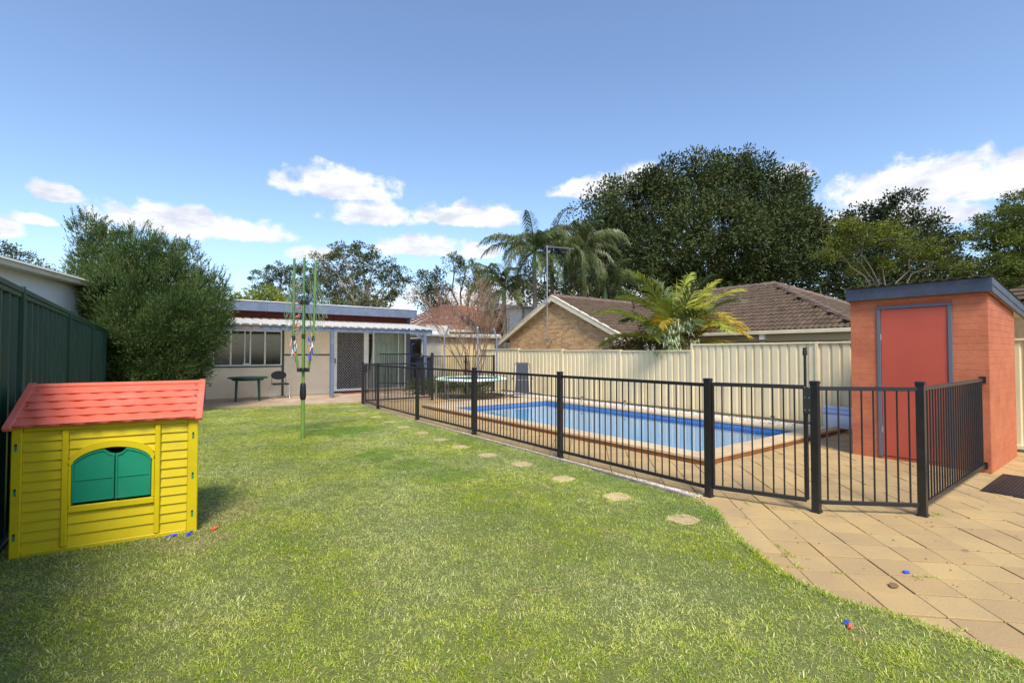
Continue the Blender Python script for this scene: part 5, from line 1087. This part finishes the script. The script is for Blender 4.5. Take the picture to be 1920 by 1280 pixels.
tree('gum_tree', (15.29, 55.81, 0), [(14.73, 56.23, 10.61, 2.02, 0.9), (16.42, 54.99, 10.01, 2.02, 0.9), (14.27, 56.57, 8.21, 2.38, 0.8), (16.67, 54.8, 7.62, 2.38, 0.7)],
     L_gum2, M_bark, 'pale olive gum tree between the two larger gums, directly behind the hoist arms', trunk_r=.3, per_m2=.85, sub_r=.42, n_leaf=58, leaf=(.24, .09), fill=.3)
tree('gum_tree', (23.22, 40.03, 0), [(22.79, 40.35, 10.19, 1.01, 0.6), (23.81, 39.59, 9.67, 1.01, 0.6), (21.64, 43.68, 9.07, 1.16, 0.8), (24.23, 39.29, 8.5, 1.32, 0.8), (21.66, 46.15, 8.0, 1.32, 0.9), (26.01, 39.22, 8.39, 1.14, 0.8), (24.84, 38.84, 6.97, 1.52, 0.8)],
     L_gum, M_bark, 'gum tree behind the dark conifer and the bare shrub', trunk_r=.3, per_m2=.85, sub_r=.42, n_leaf=58, leaf=(.24, .09), fill=.3)
tree('conifer', (17.3, 33.21, 0), [(17.34, 33.18, 7.55, 0.57, 1.3), (17.08, 33.37, 6.52, 0.9, 1.1), (17.55, 33.03, 5.7, 1.06, 1), (16.96, 33.47, 5.09, 1.06, 1), (17.84, 32.81, 4.68, 1.06, 1)],
     L_cyp, M_bark, 'dense dark conifer rising behind the right end of the cottage roof', trunk_r=.2, per_m2=2.2, sub_r=.3, n_leaf=26, leaf=(.22, .08), fill=.4)
tree('shrub', (4.6, 28.91, 0), [(4.1, 29.28, 4.46, 0.52, 0.8), (4.79, 28.77, 4.58, 0.57, 0.8), (5.37, 28.34, 4.4, 0.4, 0.8), (3.63, 29.62, 4.4, 0.34, 0.8)],
     L_shrub, M_bark, 'yellow-green shrub top showing over the left part of the cottage roof', 'shrub', trunk_r=.08, per_m2=9, sub_r=.2, n_leaf=22, leaf=(.16, .08), fill=.4)
tree('shrub', (9.07, 24.37, 0), [(8.72, 24.63, 4.07, 0.39, 0.8), (9.28, 24.22, 3.96, 0.33, 0.8), (8.28, 24.96, 3.93, 0.28, 0.8), (9.68, 23.92, 3.85, 0.22, 0.8)],
     L_gum2, M_bark, 'grey-green shrub top over the middle of the cottage roof', 'shrub', trunk_r=.08, per_m2=9, sub_r=.2, n_leaf=20, leaf=(.16, .08), fill=.4)
tree('tree', (-15.02, 85.62, 0), [(-15.77, 86.17, 14.62, 1.32, 0.9), (-17.9, 87.74, 14.29, 2.38, 0.9), (-15.22, 85.76, 13.96, 0.66, 1)], L_gum, M_bark, 'rounded tree top behind the white house at the far left edge', trunk_r=.3, per_m2=.5, sub_r=.6, n_leaf=30, leaf=(.35, .16))
tree('tree', (-13.21, 86.77, 0), [(-14.05, 87.39, 13.47, 1.37, 0.7), (-12.49, 86.23, 12.65, 1.09, 0.6), (-15.14, 88.19, 12.99, 1.37, 0.8)], L_gum, M_bark, 'low tree top behind the white house beside the bottlebrush', trunk_r=.3, per_m2=.5, sub_r=.6, n_leaf=30, leaf=(.35, .16))
# bottlebrush bush over the green fence
bb = thing('bottlebrush_tree', (-0.33, 16.64, 0), 'big bushy dark green bottlebrush leaning over the end of the green fence', 'tree')
BX, BY = (-0.33, 16.64)
BL = [(-0.26, 16.35, 2.85, 1.26, 1), (-1.14, 16.99, 3.72, 0.72, 1), (-1.51, 17.26, 4.56, 0.37, 1.5), (-1.1, 16.96, 4.29, 0.37, 1.2), (-0.38, 16.43, 4.15, 0.57, 1.1), (0.07, 16.1, 4.01, 0.37, 1.2), (0.6, 15.71, 3.21, 0.63, 1), (0.87, 15.01, 2.39, 0.72, 1), (-1.54, 17.28, 3.0, 0.86, 0.9), (0.1, 15.58, 1.84, 1.18, 0.85), (-0.77, 16.72, 1.99, 1.03, 0.9), (1.12, 15.32, 3.0, 0.49, 1.2), (0.59, 15.72, 3.93, 0.34, 1.3), (-1.82, 17.49, 2.71, 0.52, 0.6), (1.03, 14.65, 1.83, 0.36, 1), (-0.34, 15.91, 1.14, 0.86, 0.6), (0.54, 15.01, 1.15, 0.6, 0.7), (-0.86, 16.53, 0.99, 0.56, 0.8), (0.11, 15.33, 0.81, 0.68, 0.6), (-0.55, 15.94, 0.66, 0.69, 0.6), (-2.06, 17.67, 3.0, 0.43, 0.5), (1.18, 14.78, 2.39, 0.33, 1), (0.41, 14.86, 2.36, 0.67, 0.9), (-0.46, 15.49, 2.36, 0.67, 0.9), (-0.63, 16.86, 3.46, 0.73, 1), (-0.04, 16.43, 3.53, 0.67, 1), (0.2, 15.76, 2.69, 0.56, 1)]
C, Dn = clumped(BL, 11, .25, 84, .25)
Dn = Dn*.6+np.array([0, 0, .7])+unit(C-np.array([BX, BY, 2.4]))*.5
keep = (C[:, 0] > -1.15) | (C[:, 2] > 2.2)
C, Dn = C[keep], Dn[keep]; print('bush leaves', len(C))
V, F = leaves(C, Dn, .11, .022, .35); npmesh('crown', V, F, L_bush, bb)
# upright sprigs breaking the outline
sp = []; dn = []; b = MB()
for (x, y, z, r, q) in BL[:14]:
    for _ in range(46):
        d = Vector((random.gauss(0, 1), random.gauss(0, 1), abs(random.gauss(0, 1))+.25)).normalized(); p0 = Vector((x, y, z))+Vector((d.x*r, d.y*r, d.z*r*q))*.95
        if p0.x < -1.15 and p0.z < 2.3: continue
        g_ = (d*.6+Vector((random.gauss(0, .25), random.gauss(0, .25), .8))).normalized(); L = random.uniform(.15, .46); b.tube([p0, p0+g_*L*.5, p0+g_*L], [.005, .003, .001], 3, False)
        for k in range(int(L*95)):
            t = random.uniform(0, 1); sp.append(tuple(p0+g_*L*t+Vector([random.gauss(0, .008) for _ in range(3)]))); dn.append(tuple(g_*.9+Vector([random.gauss(0, .5) for _ in range(3)])))
b.build('twig', M_bark, bb, kind='stuff')
V, F = leaves(np.array(sp), np.array(dn), .075, .015, .2); npmesh('sprig', V, F, L_bush, bb, kind='stuff')
b = MB()
for k in range(5):
    e = Vector(BL[k*2][:3]); m_ = Vector((BX+random.uniform(-.2, .2), BY+random.uniform(-.2, .2), .8)); limb(b, (BX+random.uniform(-.1, .1), BY+random.uniform(-.1, .1), 0), m_, .06, .045); limb(b, m_, e, .04, .012)
b.build('trunk', M_bark, bb, True)
# palms
def frond(parent, o, az, el0, L, mat_, leafL=.5, droop=1.2, nl=34, w=.035, hang=.6, up=.0, twist=0.0):
    o = Vector(o); h = Vector((math.cos(az), math.sin(az), 0)); pts = []; p = o.copy(); el = el0; n = 14; tang = []
    for i in range(n+1):
        pts.append(p.copy()); t = h*math.cos(el)+Vector((0,0,math.sin(el))); tang.append(t); p = p+t*(L/n); el -= droop/n*(.4+1.2*i/n)
    b = MB(); b.tube(pts, [.028*(1-i/n)*L/2.5+.006 for i in range(n+1)], 5, False); side = h.cross(Vector((0,0,1)))
    V = []; F = []
    for i in range(nl):
        t = .14+.86*i/(nl-1); k = min(n-1, int(t*n)); f = t*n-k; c = pts[k].lerp(pts[k+1], min(f, 1)); tg = tang[k]
        ll = leafL*(.45+.55*math.sin(math.pi*min(1, t*1.02)**.8))*random.uniform(.85, 1.1)
        for s in (-1, 1):
            d = (side*s*(.9)+tg*(.55+.5*t)+Vector((0,0,up))+Vector([random.gauss(0, .16) for _ in range(3)])).normalized(); d2 = (d*.75+Vector((0,0,-hang))).normalized()
            a = c+d*ll*.45; e = a+d2*ll*.55; wv = tg*w*.5+Vector((0,0,w*.2*s)); q = len(V)
            V += [c-wv*.5, c+wv*.5, a+wv, a-wv, e]; F += [(q, q+1, q+2, q+3), (q+3, q+2, q+4, q+4)]
    b.poly(V, [f if f[2] != f[3] else f[:3] for f in F]); return b.build('frond', mat_, parent)
M_ptrunk = mat('palm_trunk', srgb(122, 112, 96), srgb(92, 86, 74), 5, .85, .4, stretch=(1, 1, 4))
M_crownshaft = mat('crownshaft', srgb(104, 132, 82), None, 3, .4)
PG = [((15.08, 21.18, 2.16), 5.61, 2.7, 20, 'short feather palm at the left of the palm group above the garage'), ((15.77, 19.44, 2.14), 7.35, 3.0, 24, 'feather palm just left of the television antenna'), ((17.82, 20.41, 2.18), 8.02, 3.0, 20, 'feather palm directly behind the antenna mast'), ((18.54, 18.63, 2.16), 7.78, 3.1, 26, 'full feather palm right of the antenna against the fig'), ((20.22, 18.64, 2.18), 5.77, 2.8, 20, 'lower feather palm on the right of the palm group behind the brick roof')]
for (px_, zc, L, nf, lab) in PG:
    x, y = px_[0], px_[1]; zc = zc-.5; t = thing('palm_tree', (x, y, 0), lab, 'palm tree', 'feather palms behind the brick house')
    MB().tube([(x, y, 0), (x+.05, y, zc*.5), (x, y, zc-.9)], [.16, .12, .11], 10).build('trunk', M_ptrunk, t, True); MB().tube([(x, y, zc-.9), (x, y, zc-.6), (x, y, zc)], [.11, .14, .06], 10).build('crownshaft', M_crownshaft, t, True)
    for k in range(nf):
        frond(t, (x, y, zc-.05), k*2.4+random.uniform(-.3, .3), (random.uniform(.5, 1.35), random.uniform(.2, .9), random.uniform(-.7, .1))[k % 3], L*random.uniform(.75, 1.1), L_palm, .80, random.uniform(1.3, 2.3), 64, .034, 1.25)
# golden palm in front of the brick house
gp = thing('golden_palm', (11.75, 8.15, 0), 'yellow-green golden cane palm with arching fronds in front of the brown roof', 'palm tree')
gc = Vector((12.05, 8.39, 1.87)); gc.z = 0
for k in range(5):
    a = k*1.3; x, y = gc.x+.16*math.cos(a), gc.y+.16*math.sin(a); MB().tube([(x, y, 0), (x, y, 1.3), (x+.05*math.cos(a), y+.05*math.sin(a), 1.9)], [.05, .045, .03], 8).build('stem', mat('cane_stem', srgb(150, 146, 84), None, 3, .5), gp, True)
azR = math.atan2(-.593, .805); azF = math.atan2(.805, .593)
FR = [(azR, 1.1, 2.2, 1.3, 0), (azR+.15, .75, 2.1, 1.5, 2), (azR-.3, .30, 1.9, 1.5, 2), (azR-.5, .75, 1.8, 1.6, 2), (azR+.6, 1.15, 1.9, 1.2, 1), (azR+math.pi, .80, 2.3, 1.1, 1), (azR+math.pi-.2, 1.15, 2.0, 1.3, 1), (azR+math.pi+.3, 1.35, 1.9, 1.0, 0), (azR+math.pi-.5, .5, 2.0, 1.3, 1),
      (azF+math.pi, 1.0, 1.7, 1.8, 0), (azF+math.pi+.5, .8, 1.8, 1.8, 1), (azF+math.pi-.6, .9, 1.8, 1.7, 2), (azF, 1.0, 1.8, 1.4, 0), (azF+.7, .9, 1.9, 1.4, 0), (azF-.5, 1.1, 1.9, 1.3, 1), (azR+1.2, .6, 1.8, 1.4, 0), (azR+math.pi+.9, .6, 1.8, 1.4, 0), (azR+.3, 1.3, 2.1, .9, 1), (azR-.1, 1.15, 2.2, 1.1, 1), (azR+2.6, 1.2, 2.1, 1.2, 0), (azR+.9, 1.4, 2.2, .8, 1), (azR+3.5, 1.3, 2.2, .8, 1), (azR+5.2, 1.35, 2.0, 1.1, 0), (azR+4.4, 1.2, 1.8, 1.5, 1), (azR+2.0, 1.4, 2.0, 1.0, 0), (azR-.9, 1.0, 1.7, 1.9, 2), (azR+4.0, .8, 1.6, 2.0, 1), (azR-1.3, 1.2, 1.7, 1.8, 0)]
for az, el, L, dr_, m_ in FR: frond(gp, (gc.x+random.uniform(-.1, .1), gc.y+random.uniform(-.1, .1), 1.75+random.uniform(-.15, .15)), az, el, L*1.12, (L_palm, L_palmy, L_palmo)[m_], .66, dr_, 50, .05, .35, .25)
for a, l in ((.3, 2.0), (2.5, 1.7)): MB().tube([(gc.x, gc.y, 1.7), (gc.x+.06*math.cos(a), gc.y+.06*math.sin(a), 1.7+l*.6), (gc.x+.1*math.cos(a), gc.y+.1*math.sin(a), 1.72+l)], [.02, .03, .003], 5).build('spear', L_palmy, gp, True)
# strap-leaved plant, hedge
dp = thing('dracaena', (11.3, 7.35, 0), 'pale strap-leaved bushy plant rising above the cream fence in front of the palm', 'plant')
b = MB(); pc = (11.17, 7.61, 2.09)
for hx in range(26):
    hc = Vector(pc)+camR*random.uniform(-.62, .62)+camF*random.uniform(-.12, .3)+Vector((0,0,random.uniform(-.5, .28))); hc.z -= abs((hc-Vector(pc)).dot(camR))*.35
    for k in range(22):
        a = random.uniform(0, 6.28); el = random.uniform(.1, 1.3); d = Vector((math.cos(a)*math.cos(el), math.sin(a)*math.cos(el), math.sin(el))); L = random.uniform(.22, .38); s = d.cross(Vector((0,0,1))).normalized()*.014
        p1_, p2_ = hc+d*L*.5, hc+d*L*.8+Vector((0,0,-L*.12)); p3 = p2_+Vector((d.x*L*.25, d.y*L*.25, -L*.35)); b.poly([hc-s*.6, hc+s*.6, p1_+s, p1_-s, p2_+s*.8, p2_-s*.8, p3], [(0,1,2,3), (3,2,4,5), (5,4,6)])
b.build('strap_leaves', L_drac, dp)
b = MB(); [limb(b, (max(11.1, pc[0])+random.uniform(0, .2), pc[1]+random.uniform(-.2, .2), 0), (max(11.1, pc[0])+random.uniform(0, .3), pc[1]+random.uniform(-.4, .4), 1.7), .03, .02) for _ in range(5)]; b.build('stem', M_bark, dp)
tree('hedge_shrub', (11.16, 9.16, 0), [(11.49, 9.79, 1.76, 0.32, 0.8), (11.79, 9.57, 1.89, 0.36, 0.8), (12.12, 9.33, 1.81, 0.36, 0.8), (12.38, 9.14, 1.89, 0.36, 1), (11.27, 9.96, 1.64, 0.19, 0.6)], L_hedge, M_bark, 'reddish green shrubs along the cream fence below the brick gable corner', 'shrub', trunk_r=.04, per_m2=34, sub_r=.11, n_leaf=18, leaf=(.075, .035), fill=.4)
# bare crepe myrtle
bt = thing('bare_shrub', (10.9, 16.9, 0), 'leafless reddish shrub with many fanning twigs behind the trampoline', 'shrub')
b = MB(); base = Vector((10.56, 17.06, 0.34)); tips = []
def grow(p, d, L, r, depth):
    q = p+d*L; b.tube([p, p.lerp(q, .5)+Vector([random.gauss(0, .03*L) for _ in range(3)]), q], [r, r*.85, r*.7], 4 if r > .006 else 3, False)
    if depth == 0: tips.append(q); return
    for _ in range(random.choice((2, 3, 3)) if depth > 1 else random.choice((3, 4, 5))):
        nd = (d+Vector([random.gauss(0, .27) for _ in range(3)])+Vector((0,0,.10))).normalized(); grow(q, nd, L*random.uniform(.62, .88), r*.66, depth-1)
for k in range(15):
    a = 2*math.pi*k/15+random.uniform(-.2, .2); s = random.uniform(.15, .62); d = Vector((math.cos(a)*s, math.sin(a)*s, 1)).normalized(); grow(base+Vector((math.cos(a)*.12, math.sin(a)*.12, 0)), d, random.uniform(1.0, 1.35), .024, 4)
b.build('branches', L_bare, bt, kind='stuff')
T = np.array([tuple(q) for q in tips]); T = np.repeat(T, 3, 0)+RNG.normal(0, .08, (len(T)*3, 3)); V, F = leaves(T, RNG.normal(0, 1, T.shape), .055, .03, .5); npmesh('sparse_leaves', V, F, L_bud, bt, kind='stuff'); print('tips', len(tips))
# low greenery behind the trampoline, weeds
C, Dn = clumped([(x, 16.1+.25*math.sin(x*3), .32, .30, .9) for x in np.arange(7.5, 10.6, .35)], 22, .12, 20); V, F = leaves(C, Dn, .09, .035, .5); npmesh('ground_cover', V, F, lm('low_leaf', (96, 116, 52), (74, 96, 44), 2), kind='stuff', label='low green ground cover behind the trampoline', cat='plants')
W_ = []; Dw = []
for (x, y, s) in [(4.9,2.6,.05),(5.0,2.52,.04),(4.95,2.35,.03),(5.08,2.25,.05),(5.0,2.17,.04),(5.2,2.0,.04),(3.93,1.76,.05),(3.88,1.72,.05),(4.0,1.86,.03),(3.72,1.6,.05),(3.76,1.62,.04),(3.85,1.4,.03),(4.43,2.36,.03),(5.95,1.36,.07),(6.0,1.33,.05),(4.28,1.0,.04),(4.2,1.04,.03),(3.6,.72,.03),(10.5,10.4,.1),(10.5,8.2,.1),(10.5,5.4,.12),(10.45,12.5,.12),(10.5,13.2,.14),(10.6,4.45,.14),(4.68,4.9,.05),(4.7,5.5,.05)]:
    q_ = y < 3.7; k = int((24 if q_ else 60)+s*(260 if q_ else 600)); W_.append(np.array([x, y, -.004])+(RNG.normal(0, s*.75, (k, 1))*np.array([[.7, -.7, 0]] if len(W_) % 2 else [[.7, .7, 0]]))+RNG.normal(0, .008, (k, 3))*np.array([1, 1, 0])); Dw.append(np.stack([RNG.normal(0, .6, k), RNG.normal(0, .6, k), np.full(k, .9)], 1))
W_ = np.concatenate(W_); Dw = np.concatenate(Dw); V, F = leaves(W_, Dw, .024, .005, .3); npmesh('weeds', V, F, M_grass, kind='stuff', label='small weeds sprouting in paver joints and along the fences', cat='weeds')
# longer grass fringe at lawn edges and round the stones
Fx = []
def fringe(P, dens, w=.03, h=.03):
    for (p, q) in zip(P[:-1], P[1:]):
        p, q = np.array(p), np.array(q); L = np.linalg.norm(q-p); k = int(L*dens); t = RNG.random((k, 1)); xy = p+(q-p)*t+RNG.normal(0, w, (k, 2)); Fx.append(np.concatenate([xy, np.full((k, 1), .008)], 1))
fringe(LAWN[2:12], 900, .018); fringe(LAWN[12:18], 260, .02); fringe([(-.80, 5.0), (.32, 4.87)], 500, .03); fringe(LAWN[17:], 200, .03)
for (x, y) in ST[5:]:
    for _ in range(110): 
        a = random.uniform(0, 6.28); rr = random.uniform(.19, .23)
        Fx.append(np.array([[x+rr*math.cos(a), y+rr*math.sin(a), .01]]))
Fx = np.concatenate(Fx); k = len(Fx); V, F = leaves(Fx, np.stack([RNG.normal(0, .6, k), RNG.normal(0, .6, k), np.full(k, .8)], 1), .040, .006, .2); npmesh('grass_fringe', V, F, M_grass, kind='stuff', label='longer grass fringe along the lawn edges', cat='grass')

# dry leaf litter on the pavers and lawn, moss and sand in some joints
k = 260; P_ = np.stack([RNG.uniform(3.6, 9.5, k), RNG.uniform(-.5, 3.6, k), np.full(k, .006)], 1); V, F = leaves(P_, np.stack([RNG.normal(0, 1, k), RNG.normal(0, 1, k), np.full(k, .05)], 1), .018, .010, .1); npmesh('leaf_litter', V, F, M_litter, kind='stuff', label='tiny dry leaf bits scattered over the pavers', cat='leaf litter')
